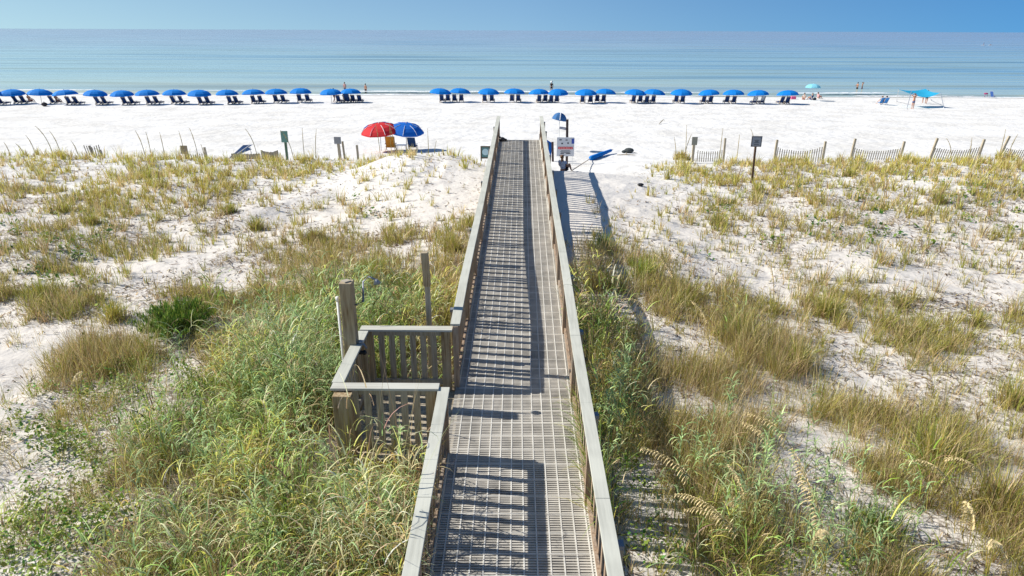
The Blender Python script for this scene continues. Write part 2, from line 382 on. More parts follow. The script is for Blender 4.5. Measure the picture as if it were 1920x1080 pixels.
# ------------------------------------------------------------------ sea
SEA = -2.9
def seamat():
    m = bpy.data.materials.new('sea_water'); m.use_nodes = True; t = m.node_tree; N = t.nodes; L = t.links; p = N['Principled BSDF']
    p.inputs['IOR'].default_value = 1.33; p.inputs['Specular IOR Level'].default_value = .45
    tc = N.new('ShaderNodeTexCoord'); sx = N.new('ShaderNodeSeparateXYZ'); L.new(tc.outputs['Object'], sx.inputs[0])
    def noise(s, scale, d=4):
        mp = N.new('ShaderNodeMapping'); mp.inputs['Scale'].default_value = scale; L.new(tc.outputs['Object'], mp.inputs[0])
        n = N.new('ShaderNodeTexNoise'); n.inputs['Scale'].default_value = s; n.inputs['Detail'].default_value = d; L.new(mp.outputs[0], n.inputs[0]); return n.outputs['Fac']
    lg = N.new('ShaderNodeMath'); lg.operation = 'LOGARITHM'; lg.inputs[1].default_value = 10; L.new(sx.outputs['Y'], lg.inputs[0])
    nb = noise(1, (.006, .02, 1), 3)
    a = N.new('ShaderNodeMath'); a.operation = 'MULTIPLY_ADD'; L.new(nb, a.inputs[0]); a.inputs[1].default_value = .35; L.new(lg.outputs[0], a.inputs[2])
    r = N.new('ShaderNodeMapRange'); r.inputs['From Min'].default_value = 2.15; r.inputs['From Max'].default_value = 3.6; L.new(a.outputs[0], r.inputs[0])
    c = N.new('ShaderNodeValToRGB'); e = c.color_ramp.elements
    e[0].position = 0; e[0].color = (.54, .58, .48, 1); e[1].position = 1; e[1].color = (.36, .43, .50, 1)
    for pos, col in ((.05, (.43, .56, .50)), (.16, (.36, .52, .51)), (.32, (.34, .50, .52)), (.5, (.35, .46, .52)), (.75, (.35, .43, .51))):
        q = e.new(pos); q.color = (*col, 1)
    L.new(r.outputs[0], c.inputs[0])
    st = noise(1, (.012, .16, 1), 3)                       # darker ruffled bands
    sr = N.new('ShaderNodeMapRange'); sr.inputs['From Min'].default_value = .52; sr.inputs['From Max'].default_value = .68; sr.inputs['To Min'].default_value = 1.0; sr.inputs['To Max'].default_value = .68
    L.new(st, sr.inputs[0])
    st2 = noise(1, (.007, .075, 1), 2)
    s2 = N.new('ShaderNodeMapRange'); s2.inputs['From Min'].default_value = .50; s2.inputs['From Max'].default_value = .66; s2.inputs['To Min'].default_value = 0; s2.inputs['To Max'].default_value = .6
    L.new(st2, s2.inputs[0])
    mb_ = N.new('ShaderNodeMix'); mb_.data_type = 'RGBA'; L.new(s2.outputs[0], mb_.inputs['Factor']); L.new(c.outputs[0], mb_.inputs['A']); mb_.inputs['B'].default_value = (.10, .24, .36, 1)
    c = mb_
    mx = N.new('ShaderNodeMix'); mx.data_type = 'RGBA'; mx.blend_type = 'MULTIPLY'; mx.inputs['Factor'].default_value = 1
    L.new(mb_.outputs['Result'], mx.inputs['A']); L.new(sr.outputs[0], mx.inputs['B']); L.new(mx.outputs['Result'], p.inputs['Base Color'])
    rr = N.new('ShaderNodeMapRange'); rr.inputs['From Min'].default_value = .4; rr.inputs['From Max'].default_value = .65; rr.inputs['To Min'].default_value = .12; rr.inputs['To Max'].default_value = .32
    L.new(st, rr.inputs[0]); L.new(rr.outputs[0], p.inputs['Roughness'])
    w1 = noise(1, (.10, .45, 1), 5); w2 = noise(1, (.02, .09, 1), 3)
    b = N.new('ShaderNodeBump'); b.inputs['Strength'].default_value = .35; b.inputs['Distance'].default_value = .5; L.new(w1, b.inputs['Height'])
    b2 = N.new('ShaderNodeBump'); b2.inputs['Strength'].default_value = .5; b2.inputs['Distance'].default_value = 1.2; L.new(w2, b2.inputs['Height']); L.new(b.outputs[0], b2.inputs['Normal'])
    L.new(b2.outputs[0], p.inputs['Normal'])
    return m
sxs = axis([(-60000, -400, 8000), (-400, -80, 20), (-80, 80, 1.0), (80, 400, 20), (400, 60000, 8000)])
sys_ = axis([(99.0, 112, .35), (112, 200, 4), (200, 1000, 80), (1000, 80000, 8000)])
SX, SY = np.meshgrid(sxs, sys_)
off = (fbm(SX * .035 + 2, SX * 0 + 1, 3) - .5) * 5.0
edge = np.clip((112 - SY) / 13, 0, 1)
SYY = SY - off * edge * 0.9
SZ = np.full_like(SX, SEA)
wave = np.exp(-((SYY + off * .3 - 103.5) / .9) ** 2) * .28 * np.clip((fbm(SX * .06, SX * 0 + 4, 2) - .42) * 6, 0, 1)
SZ = SZ + wave
V = np.stack([SX.ravel(), SYY.ravel(), SZ.ravel()], -1); n = len(sxs)
ii = np.arange((len(sys_) - 1) * n).reshape(-1, n)[:, :-1].ravel()
sea = npmesh('sea_water', V, np.stack([ii, ii + 1, ii + n + 1, ii + n], -1), np.zeros((0, 3), int), seamat(), smooth=True)
tag(sea, 'calm turquoise sea', kind='structure')
# foam lines at the shore
fq = []; fv = []
for (yy, wd, thr, zz) in ((99.4, 1.3, .36, .03), (101.3, .8, .50, .05), (103.4, 1.5, .50, .24)):
    xs = np.arange(-85, 85, .4)
    for x0 in xs:
        nn = float(fbm(x0 * .08 + yy, yy, 3)) + .09 * math.exp(-((x0 - 10) / 14) ** 2)
        if nn < thr: continue
        o1 = float((fbm(x0 * .035 + 2, 1.0, 3) - .5) * 5.0); 
        y0 = yy - o1 * .85 + float(fbm(x0 * .7, yy, 2)) * .7; ww = wd * min(1, (nn - thr) * 9) * (.5 + float(fbm(x0 * 1.9, yy + 3, 2)))
        b = len(fv); zf = max(SEA + zz, float(gz(x0, y0)) + .03)
        fv += [(x0, y0, zf), (x0 + .42, y0, zf), (x0 + .42, y0 + ww, zf), (x0, y0 + ww, zf)]; fq.append((b, b + 1, b + 2, b + 3))
fo = npmesh('sea_foam', np.array(fv), np.array(fq), np.zeros((0, 3), int), mat('foam', (.8, .82, .82), .8, .2))
tag(fo, 'thin white foam lines where small waves break', kind='stuff')

# ------------------------------------------------------------------ boardwalk
DW = .915                                                     # half width between the rails
Y0, Y1 = 2.4, 31.6
BW = thing('boardwalk', 'long grey dune boardwalk ramp with slotted grating deck and picket rails', 'boardwalk', (0, 0, 0))
def P(x, y, h=0): return Vector((x + .0095 * max(0, y - 10), y, float(deckz(y)) + h))
mb = MB()
y = Y0; k = 0
while y < Y1:
    if k % 8 == 0: mb.bar(P(-DW - .06, y), P(DW + .06, y), .036, .030); y += .0425
    else: mb.bar(P(-DW - .06, y), P(DW + .06, y), .024, .026); y += .0415
    k += 1
deck = mb.build('deck_grating', M_DECK, BW)
mb = MB(); nr = 12; pit = 2 * DW / 11.7
for i in range(-6, 7):
    x = i * pit - .03
    if abs(x) > DW: continue
    ys = list(np.arange(Y0, Y1, 1.33)) + [Y1]
    for a, b in zip(ys[:-1], ys[1:]): mb.bar(P(x, a, .004), P(x, b - .006, .004), .017, .030)
mb.build('grating_rib', M_RIB, BW)
mb = MB()
for i in range(-6, 7):
    x = (i + .5) * pit - .03
    if abs(x) > DW: continue
    mb.bar(P(x, Y0, -.016), P(x, Y1, -.016), .016, .022)
mb.build('lower_rib', M_RIB, BW)
mb = MB()                                                     # cross joints of the panels
yy = Y0 + .33 * 1.0
while yy < Y1: mb.bar(P(-DW, yy, .005), P(DW, yy, .005), .012, .030); yy += .334
mb.build('cross_rib', M_RIB, BW)
for sx in (-1, 1):
    mb = MB(); mb.bar(P(sx * (DW + .035), Y0, -.09), P(sx * (DW + .035), Y1, -.09), .04, .2); mb.build('stringer', M_GREYW, BW)
mb = MB(); mb.bar(P(0, Y0, -.12), P(0, Y1, -.12), .04, .2)
yy = Y0 + 1.2
while yy < Y1: mb.bar(P(-1.0, yy, -.24), P(1.0, yy, -.24), .045, .15); yy += 2.44
mb.build('joist', M_GREYW, BW)

def caph(y):                                                  # rail height above the deck, a little taller around the middle
    return 1.07 + .13 * math.exp(-((y - 12.2) / 3.2) ** 2)
def railing(sx, ya, yb, endpost=True):
    x = sx * (DW + .045)
    rl = MB(); ys = [ya + (yb - ya) * i / max(1, round((yb - ya) / 2.44)) for i in range(max(1, round((yb - ya) / 2.44)) + 1)]
    # pickets, upper and lower rails
    for a, b in zip(ys[:-1], ys[1:]):
        rl.bar(P(x, a, caph(a) - .075), P(x, b, caph(b) - .075), .038, .085)
        rl.bar(P(x, a, .10), P(x, b, .10), .038, .085)
        n = round((b - a) / .262)
        for i in range(n):
            yy = a + (b - a) * (i + .5) / n + random.uniform(-.006, .006)
            rl.bar(P(x + sx * .029, yy, .05), P(x + sx * .029, yy, caph(yy) - .055), .018, .088, up=(0, 1, 0))
    panel = rl.build('railing', M_RAIL, BW)
    mbk = MB(); mbk.bar(P(sx * (DW + .008), ya, .035), P(sx * (DW + .008), yb, .035), .02, .10); mbk.build('kick_board', M_RIB if sx > 0 else M_CAP, panel)
    for i, yy in enumerate(ys):
        if i in (0, len(ys) - 1) and not endpost: pass
        m = MB(); m.bar(P(x - sx * .003, yy, -.3), P(x - sx * .003, yy, caph(yy) - .04), .088, .088, up=(0, 1, 0))
        m.build('post', M_RAIL, panel, bevel=.004)
    # support posts outside the rail, going down into the sand
    yy = ya + .9
    while yy < yb - .3:
        h = caph(yy) - .22; xx = sx * (DW + .165); p = P(xx, yy); m = MB()
        m.bar((p.x, p.y, float(gz(p.x, yy)) - .4), (p.x, p.y, p.z + h), .095, .095, up=(0, 1, 0)); so = m.build('support_post', M_POST, panel, bevel=.004)
        m = MB(); m.box((p.x, p.y, p.z + h + .02), (.105, .105, .05)); m.build('post_cap', M_METAL, so)
        yy += 2.32 if sx > 0 else 4.7
    m = MB(); L_ = 3.7; yy = ya - .02; first = True
    segs = []
    while yy < yb + .02: segs.append((yy, min(yy + L_, yb + .02))); yy += L_
    for a, b in segs:
        m = MB(); mid = (a + b) / 2
        m.bar(P(x, a, caph(a) - .014), P(x, mid, caph(mid) - .014), .155, .036)
        m.bar(P(x, mid, caph(mid) - .014), P(x, b - .006, caph(b) - .014), .155, .036)
        m.build('rail_cap', M_CAP, panel, bevel=.003)
    return panel
railing(1, Y0, Y1); PLA, PLB = 8.27, 10.15
railing(-1, PLB, Y1); railing(-1, Y0, PLA)
# shower platform on the left
pl = MB(); XL = -2.44
yy = PLA - .03
while yy < PLB: pl.bar((XL, yy, .075), (-DW - .07, yy, .09), .135, .035); yy += .152
plat = pl.build('platform', M_GREYW, BW)
m = MB()
for yy in (PLA - .05, PLB + .05): m.bar((XL, yy, -.03), (-DW - .05, yy, -.01), .04, .17)
m.bar((XL, PLA, -.03), (XL, PLB, -.03), .04, .17); m.build('platform_beam', M_POST, plat)
m = MB(); m.box((XL + .12, PLA - .16, .05), (.25, .12, 2.24)); m.build('corner_post', M_POST, plat, bevel=.006)
def plat_rail(a, b, n, outward, capm, up_off=0):
    a = Vector(a); b = Vector(b); d = (b - a).normalized(); o = Vector(outward)
    r = MB(); H = 1.07
    r.bar(a + Vector((0, 0, H - .075)), b + Vector((0, 0, H - .075)), .04, .09); r.bar(a + Vector((0, 0, .10)), b + Vector((0, 0, .10)), .04, .09)
    L_ = (b - a).length
    for i in range(n):
        p = a + d * L_ * (i + .5) / n + o * .031
        q = r; q.bar(p + Vector((0, 0, .04)), p + Vector((0, 0, H - .05)), .095, .018, up=tuple(o))
    pn = r.build('platform_railing', M_GREYW, BW)
    for p in (a + d * .05, b - d * .05):
        m = MB(); m.bar(p + Vector((0, 0, -.9)), p + Vector((0, 0, H - .035)), .14, .14, up=(0, 1, 0)); m.build('post', M_POST, pn, bevel=.004)
    m = MB(); ex = d * .06
    m.bar(a - ex + Vector((0, 0, H - .012 + up_off)), b + ex + Vector((0, 0, H - .012 + up_off)), .17, .036); m.build('rail_cap', capm, pn, bevel=.003)
zb = .14
plat_rail((XL, PLA, zb), (-DW - .17, PLA, zb), 8, (0, -1, 0), M_CAPX, .004)
plat_rail((XL, PLB, zb + .03), (-DW - .15, PLB, zb + .03), 8, (0, 1, 0), M_CAPX, .004)
plat_rail((XL, PLA + .16, zb + .0), (XL, PLB - .16, zb + .02), 9, (-1, 0, 0), M_CAP, .001)
# steps down to the beach at the far end
for k in range(9):
    yy = Y1 + .16 + k * .30; zz = float(deckz(Y1)) - .17 * (k + 1)
    m = MB(); m.box((.2, yy, zz), (1.85, .29, .04)); m.build('stair_tread', M_GREYW, BW)
for sx in (-1, 1):
    m = MB(); e = P(sx * .98, Y1); m.bar((e.x, Y1 + .02, e.z - .2), (e.x, Y1 + 2.8, e.z - 1.75), .045, .26); m.build('stair_stringer', M_GREYW, BW)
    m = MB(); m.bar((e.x, Y1 + 1.3, e.z - 1.8), (e.x, Y1 + 1.3, e.z + .1), .09, .09, up=(0, 1, 0))
    m.bar((e.x, Y1 + 2.7, e.z - 2.6), (e.x, Y1 + 2.7, e.z - .7), .09, .09, up=(0, 1, 0)); m.bar((e.x, Y1 + .05, e.z + .9), (e.x, Y1 + 2.7, e.z - .68), .04, .09); m.build('stair_handrail', M_RAIL, BW)

# ------------------------------------------------------------------ shower post, lone post
sp_ = thing('shower_post', 'tall square shower post with white pipe behind the platform corner rail', 'shower', (-2.53, 9.62, -.4))
m = MB(); m.box((0, 0, 1.32), (.19, .19, 2.64)); m.build('post', M_POST, sp_, bevel=.006)
m = MB(); m.tube([(0, 0, 2.63), (0, 0, 2.66)], .075, 4); m.build('post_top', M_GREYW, sp_)
m = MB(); m.tube([(-.14, -.02, .3), (-.15, -.02, 2.35)], .022, 10); m.tube([(-.15, -.02, 2.33), (-.15, -.02, 2.40)], .028, 10); m.build('water_pipe', M_PVC, sp_, smooth=True)
m = MB(); m.tube([(.1, .03, 2.25), (.22, .05, 2.3), (.24, .06, 2.62), (.33, .07, 2.70), (.43, .08, 2.64)], .016, 8); m.build('shower_arm', M_METAL, sp_, smooth=True)
m = MB(); m.tube([(.43, .08, 2.65), (.45, .08, 2.58)], [.02, .06], 12); m.build('shower_head', M_METAL, sp_, smooth=True)
m = MB(); m.tube([(.1, -.03, 1.62), (.2, -.04, 1.62), (.24, -.04, 1.55)], .018, 8); m.ball((.15, -.04, 1.66), .035); m.build('tap', M_METAL, sp_, smooth=True)
m = MB(); m.tube([(.1, .0, 1.46), (.17, .0, 1.46)], .032, 8); m.ball((.19, 0, 1.46), .04); m.build('valve', M_BLACK, sp_, smooth=True)
lp = thing('wooden_post', 'weathered lone post standing behind the far platform railing', 'post', (-1.45, 10.75, -.3))
m = MB(); m.bar((0, 0, 0), (-.02, .02, 2.15), .085, .085, up=(0, 1, 0)); m.build('shaft', M_GREYW, lp, bevel=.004)
m = MB(); m.bar((-.02, .02, 2.05), (-.045, .03, 2.64), .115, .115, up=(0, 1, 0)); m.build('upper_block', M_POST, lp, bevel=.004)
hv = tag(MB().ball((0, 0, .09), (.15, .11, .1), 12, 8).ball((.16, .03, .06), (.07, .06, .06)).ball((-.1, .05, .17), (.05, .05, .05)).build('black_bag', M_BLACK, loc=P(-.80, 31.2, .02), smooth=True),
         'black bag on the deck at the far end of the boardwalk', 'bag')
def atYg(px, Y):
    p = atY(px, 270, Y); return Vector((p.x, Y, float(gz(p.x, Y))))
# ------------------------------------------------------------------ people
def skinned(name, nodes, edges, m, parent=None, root='pelvis', sub=1):
    ks = list(nodes); ix = {k: i for i, k in enumerate(ks)}
    me = bpy.data.meshes.new(name); me.from_pydata([nodes[k][0] for k in ks], [(ix[a], ix[b]) for a, b in edges], []); me.materials.append(m)
    o = bpy.data.objects.new(name, me); COL.objects.link(o); o.parent = parent
    o.modifiers.new('skin', 'SKIN')
    sv = me.skin_vertices[0].data
    for k in ks:
        r = nodes[k][1]; sv[ix[k]].radius = r if isinstance(r, tuple) else (r, r)
        sv[ix[k]].use_root = (k == root)
    s = o.modifiers.new('sub', 'SUBSURF'); s.levels = s.render_levels = sub
    return o
ORDER = ('pelvis', 'belly', 'chest', 'neck', 'head', 'crown')
def person(label, loc, rz, pose='stand', skin=None, hair=None, top=None, bottom=None, scale=1.0, hat=None, arms='down', lean=0, group=None):
    skin = skin or M_SKIN; hair = hair or M_HAIR
    J = {'pelvis': (0, 0, .95), 'belly': (0, 0, 1.12), 'chest': (0, 0, 1.32), 'neck': (0, 0, 1.475), 'head': (0, .015, 1.56), 'crown': (0, .01, 1.655)}
    for s, n in ((-1, 'l'), (1, 'r')):
        J['sh' + n] = (s * .175, 0, 1.41); J['hip' + n] = (s * .09, 0, .9)
        J['kn' + n] = (s * .10, .02, .5); J['an' + n] = (s * .11, -.03, .09); J['to' + n] = (s * .12, .13, .035)
        if arms == 'down': J['el' + n] = (s * .23, -.02, 1.13); J['wr' + n] = (s * .25, .06, .90)
        elif arms == 'hips': J['el' + n] = (s * .33, -.05, 1.17); J['wr' + n] = (s * .2, .09, 1.0)
        elif arms == 'head': J['el' + n] = (s * .34, .08, 1.5); J['wr' + n] = (s * .17, .14, 1.62)
        else: J['el' + n] = (s * .22, .1, 1.16); J['wr' + n] = (s * .16, .32, 1.18)
    if pose == 'walk':
        J['knl'] = (-.1, .16, .52); J['anl'] = (-.1, .2, .1); J['tol'] = (-.11, .36, .05)
        J['knr'] = (.1, .0, .5); J['anr'] = (.1, -.26, .14); J['tor'] = (.11, -.14, .04)
    if pose in ('sit', 'ground'):
        dz = -.60 if pose == 'sit' else -.84
        for k in J:
            if k[:2] not in ('kn', 'an', 'to'):
                x, y, z = J[k]; h = z - .95; J[k] = (x, y - h * .22, z + dz)
        for s, n in ((-1, 'l'), (1, 'r')):
            if pose == 'sit': J['kn' + n] = (s * .12, .44, .42); J['an' + n] = (s * .12, .62, .09); J['to' + n] = (s * .13, .78, .05)
            else: J['kn' + n] = (s * .13, .36, .42); J['an' + n] = (s * .12, .56, .07); J['to' + n] = (s * .13, .72, .04)
            J['el' + n] = (s * .25, .02, J['chest'][2] - .14); J['wr' + n] = (s * .16, .27, J['chest'][2] - .2)
    if lean:
        for k in J:
            x, y, z = J[k]
            if z > .96 and pose in ('stand', 'walk'): h = z - .95; J[k] = (x, y + h * math.sin(lean), .95 + h * math.cos(lean))
    t = thing('person', label, 'person', loc, rz, group); t.scale = (scale,) * 3
    Rr = {'pelvis': (.125, .10), 'belly': (.115, .085), 'chest': (.15, .10), 'neck': .05, 'head': (.072, .085), 'crown': (.066, .078)}
    nodes = {k: (J[k], Rr[k]) for k in ORDER}
    for n in 'lr':
        for k, r in (('sh', .058), ('el', .042), ('wr', .027), ('hip', .085), ('kn', .058), ('an', .037), ('to', .032)): nodes[k + n] = (J[k + n], r)
    E = list(zip(ORDER[:-1], ORDER[1:]))
    for n, s in (('l', -1), ('r', 1)):
        E += [('chest', 'sh' + n), ('sh' + n, 'el' + n), ('el' + n, 'wr' + n), ('pelvis', 'hip' + n), ('hip' + n, 'kn' + n), ('kn' + n, 'an' + n), ('an' + n, 'to' + n)]
        wv = Vector(J['wr' + n]); dv = (wv - Vector(J['el' + n])).normalized(); sd = Vector((0, 1, 0)) if abs(dv.y) < .7 else Vector((0, 0, 1))
        pm = wv + dv * .07; nodes['pm' + n] = (tuple(pm), (.034, .018)); E.append(('wr' + n, 'pm' + n))
        for q, (o_, l_) in enumerate(((.028, .07), (.010, .08), (-.009, .075), (-.027, .06))):
            a = pm + sd * o_ + dv * .02; b = a + dv * l_ * .9 + Vector((0, .02, 0)); nodes['f%d%s' % (q, n)] = (tuple(a), .010); nodes['g%d%s' % (q, n)] = (tuple(b), .008)
            E += [('pm' + n, 'f%d%s' % (q, n)), ('f%d%s' % (q, n), 'g%d%s' % (q, n))]
        a = wv + dv * .03 + sd * .045; nodes['th' + n] = (tuple(a + dv * .03), .009); E.append(('wr' + n, 'th' + n))
    # nose
    hx, hy, hz = J['head']; nodes['nose'] = ((hx, hy + .105, hz + .015), .013); E.append(('head', 'nose'))
    skinned('body', nodes, E, skin, t)
    m = MB(); c = (Vector(J['head']) + Vector(J['crown'])) / 2 + Vector((0, -.018, .045)); m.ball(c, (.092, .105, .095), 12, 8); m.build('hair', hair, t, smooth=True)
    m = MB()
    for s in (-1, 1): m.ball((s * .032, hy + .083, hz + .035), .012, 6, 5)
    m.build('eyes', M_BLACK, t)
    if hat:
        m = MB(); m.tube([c + Vector((0, 0, .03)), c + Vector((0, .01, .04))], [.19, .19], 16); m.ball(c + Vector((0, 0, .05)), (.105, .115, .09), 12, 8); m.build('hat', hat, t, smooth=True)
    if bottom:
        nd = {'pelvis': (J['pelvis'], (.142, .118)), 'waist': (tuple(Vector(J['pelvis']).lerp(Vector(J['belly']), .35)), (.135, .11))}; ed = [('pelvis', 'waist')]
        for n in 'lr':
            a = Vector(J['hip' + n]); b = Vector(J['kn' + n]); nd['h' + n] = (tuple(a), .105); nd['k' + n] = (tuple(a.lerp(b, .62)), .088); ed += [('pelvis', 'h' + n), ('h' + n, 'k' + n)]
        skinned('shorts', nd, ed, bottom, t)
    if top:
        nd = {'pelvis': (tuple(Vector(J['pelvis']).lerp(Vector(J['belly']), .4)), (.14, .115)), 'b': (J['belly'], (.135, .105)), 'c': (J['chest'], (.168, .122)), 'n': (tuple(Vector(J['chest']).lerp(Vector(J['neck']), .6)), (.085, .08))}
        ed = [('pelvis', 'b'), ('b', 'c'), ('c', 'n')]
        for n in 'lr':
            a = Vector(J['sh' + n]); b = Vector(J['el' + n]); nd['s' + n] = (tuple(a), .075); nd['e' + n] = (tuple(a.lerp(b, .5)), .064); ed += [('c', 's' + n), ('s' + n, 'e' + n)]
        skinned('shirt', nd, ed, top, t)
    return t

# ------------------------------------------------------------------ beach umbrellas and lounge chairs
def canopy_mesh(rad, hgt, n=8, sag=.05, thick=.01):
    m = MB(); rings = [(0, 1), (.35, .93), (.65, .72), (.87, .38), (1, 0)]; V_ = []; Fc = []
    nn = n * 2
    for r_, z_ in rings:
        for k in range(nn):
            a = 2 * math.pi * (k + .5) / nn; s = 1.0 if k % 2 == 0 else 1 - sag * r_
            V_.append((rad * r_ * math.cos(a) * s, rad * r_ * math.sin(a) * s, hgt * z_ - (0 if k % 2 == 0 else sag * .12 * r_)))
    for i in range(len(rings) - 1):
        for k in range(nn): Fc.append((i * nn + k, (i + 1) * nn + k, (i + 1) * nn + (k + 1) % nn, i * nn + (k + 1) % nn))
    # short valance
    b = len(V_); L0 = (len(rings) - 1) * nn
    for k in range(nn): x, y, z = V_[L0 + k]; V_.append((x * 1.005, y * 1.005, z - .07 * rad))
    for k in range(nn): Fc.append((L0 + k, b + k, b + (k + 1) % nn, L0 + (k + 1) % nn))
    return m.add(V_, Fc)
def make_umbrella(name, label, rad, dome, rim, canm, polem, group=None, tilt=(0, 0), rib=True):
    t = thing(name, label, 'umbrella', group=group)
    RT = Matrix.Rotation(tilt[0], 3, 'X') @ Matrix.Rotation(tilt[1], 3, 'Y')
    m = MB(); m.tube([(0, 0, -.3), (0, 0, rim), RT @ Vector((0, 0, dome * .9)) + Vector((0, 0, rim))], .022 * max(1, rad / 1.2), 8); m.build('pole', polem, t)
    c = canopy_mesh(rad, dome); c.v = [tuple(RT @ Vector(v) + Vector((0, 0, rim))) for v in c.v]; c.build('canopy', canm, t)
    if rib:
        m = MB()
        for k in range(8):
            a = 2 * math.pi * (k * 2 + .5) / 16
            m.tube([RT @ Vector((0, 0, dome * .45)) + Vector((0, 0, rim)), RT @ Vector((rad * .6 * math.cos(a), rad * .6 * math.sin(a), dome * .73)) + Vector((0, 0, rim))], .008, 5)
        m.build('ribs', M_ALU, t)
    m = MB(); m.ball(RT @ Vector((0, 0, dome + .04)) + Vector((0, 0, rim)), .035 * rad / 1.2, 6, 5); m.build('finial', polem, t)
    return t
def make_chair():
    t = thing('lounge_chair', 'x', 'chair')
    m = MB()
    for s in (-1, 1):
        m.bar((s * .27, -.35, .10), (s * .27, 1.0, .24), .04, .06)           # side rail
        m.bar((s * .27, -.28, -.03), (s * .27, -.1, .42), .04, .05); m.bar((s * .27, .75, -.03), (s * .27, .82, .24), .04, .05)
        m.bar((s * .30, -.25, .42), (s * .30, .35, .42), .07, .03); m.bar((s * .27, .32, .18), (s * .27, .32, .42), .035, .05)
    m.bar((-.27, 1.0, .24), (.27, 1.0, .24), .04, .05); m.bar((-.29, -.25, .05), (.29, -.25, .05), .04, .05)
    m.build('frame', M_CHW, t)
    m = MB()
    for s in (-1, 1): m.bar((s * .24, -.02, .14), (s * .24, -.50, .93), .035, .045)
    m.bar((-.24, -.5, .92), (.24, -.5, .92), .04, .045); m.build('back_frame', M_CHW, t)
    m = MB(); m.bar((0, 0, .19), (0, -.48, .90), .44, .05); m.bar((0, -.41, .84), (0, -.475, .97), .46, .09); m.build('backrest', M_NAVY, t)
    m = MB(); m.bar((0, 0, .20), (0, .95, .27), .46, .045); m.build('seat', M_NAVY, t)
    return t
def beachz(x, y): return float(gz(x, y))
def base_at(px, py):
    p = at(px, py); return p
GU = 'blue umbrellas in the long row by the water'; GC = 'lounge chairs under the row of blue umbrellas'
ORD = ['first', 'second', 'third', 'fourth', 'fifth', 'sixth', 'seventh', 'eighth', 'ninth', 'tenth', 'eleventh', 'twelfth', 'thirteenth', 'fourteenth', 'fifteenth', 'sixteenth', 'seventeenth']
# photo columns of canopy centres, canopy top row, chair columns
ROW = [(-14, 172, (5,)), (27, 170, (33, 47)), (78, 170, (101,)), (127, 172, (132, 146)), (181, 171.5, (186, 199)), (232, 171, (236, 250)), (279, 171, (281, 296)), (329.5, 170.5, (328, 343)),
       (376, 171, (378, 392)), (428, 170, (433, 445)), (477, 168, (477, 490)), (519.5, 167.5, (519, 533)), (565, 166, (563, 578)),
       (622, 166.5, (636,)), (658, 166, (649, 663, 675)),
       (825, 165, (829, 840)), (862, 165, (852.5, 865)), (916, 165.5, (909, 922.5)), (964, 165.5, (960, 972)), (1010.5, 165, (1010.5, 1022)), (1046, 166, (1033, 1044)),
       (1098, 167.5, (1092, 1107)), (1134, 166, (1119.5, 1131)), (1189.5, 166.5, (1187, 1200)), (1225, 167, (1212, 1224)), (1276, 167.5, (1267, 1279)), (1329, 167.5, (1318.5, 1331)),
       (1374, 168, (1362, 1375)), (1421, 168.5, (1414, 1428)), (1476, 169, (1464.5, 1475))]
proto_u = None; proto_c = None
for i, (ux, ty, chs) in enumerate(ROW):
    left = i < 15
    if left: n_ = ORD[i]; nm = 'blue dome umbrella by the water, %s from the left edge of the long row' % n_ if 0 < i < 13 else None
    if i == 0: nm = 'blue umbrella cut by the left edge of the picture'
    elif i == 13: nm = 'left of two touching blue umbrellas just left of the wide gap in the row'
    elif i == 14: nm = 'blue umbrella over four chairs at the left side of the wide gap'
    elif i >= 15:
        n_ = ORD[i - 15]; nm = 'blue dome umbrella, %s one right of the wide gap in the row' % n_
        if i == 29: nm = 'last blue umbrella at the right end of the row, beside a pink bag'
    if proto_u is None: o = proto_u = make_umbrella('beach_umbrella', nm, 1.32, .50, 1.17, M_BLUE, M_CHW, GU)
    else: o = copy_tree(proto_u)
    by = ty + 22.5; p = atz(ux, by, -2.33); p.z = beachz(p.x, p.y) - .0; o.location = p; o.rotation_euler = (R(random.uniform(-4, 4)), R(random.uniform(-4, 4)), random.uniform(0, 3))
    o['label'] = nm
    s = random.uniform(.96, 1.04); o.scale = (s, s, 1)
    for j, cx in enumerate(chs):
        if proto_c is None: c = proto_c = make_chair()
        else: c = copy_tree(proto_c)
        q = atz(cx, ty + 23.0, -2.35); q.z = beachz(q.x, q.y); c.location = q; c.rotation_euler.z = R(random.uniform(-5, 5)) + (R(-4) if left else 0)
        side = {1: ('single',), 2: ('left', 'right'), 3: ('leftmost', 'middle', 'rightmost')}[len(chs)][j]
        if i == 0: lab = 'dark blue chair at the left edge of the picture, under a cut-off umbrella'
        elif left and i < 13: lab = '%s dark blue lounge chair under the %s umbrella from the left' % (side, n_)
        elif i == 13: lab = 'dark blue chair beside a standing person, under touching umbrellas left of the gap'
        elif i == 14: lab = '%s of three dark blue chairs beside the wide gap, under the rightmost umbrella there' % side
        elif i == 29: lab = '%s dark blue chair under the last umbrella at the right end' % side
        else: lab = '%s dark blue lounge chair under the %s umbrella right of the gap' % (side, n_)
        tag(c, lab, 'chair', GC)
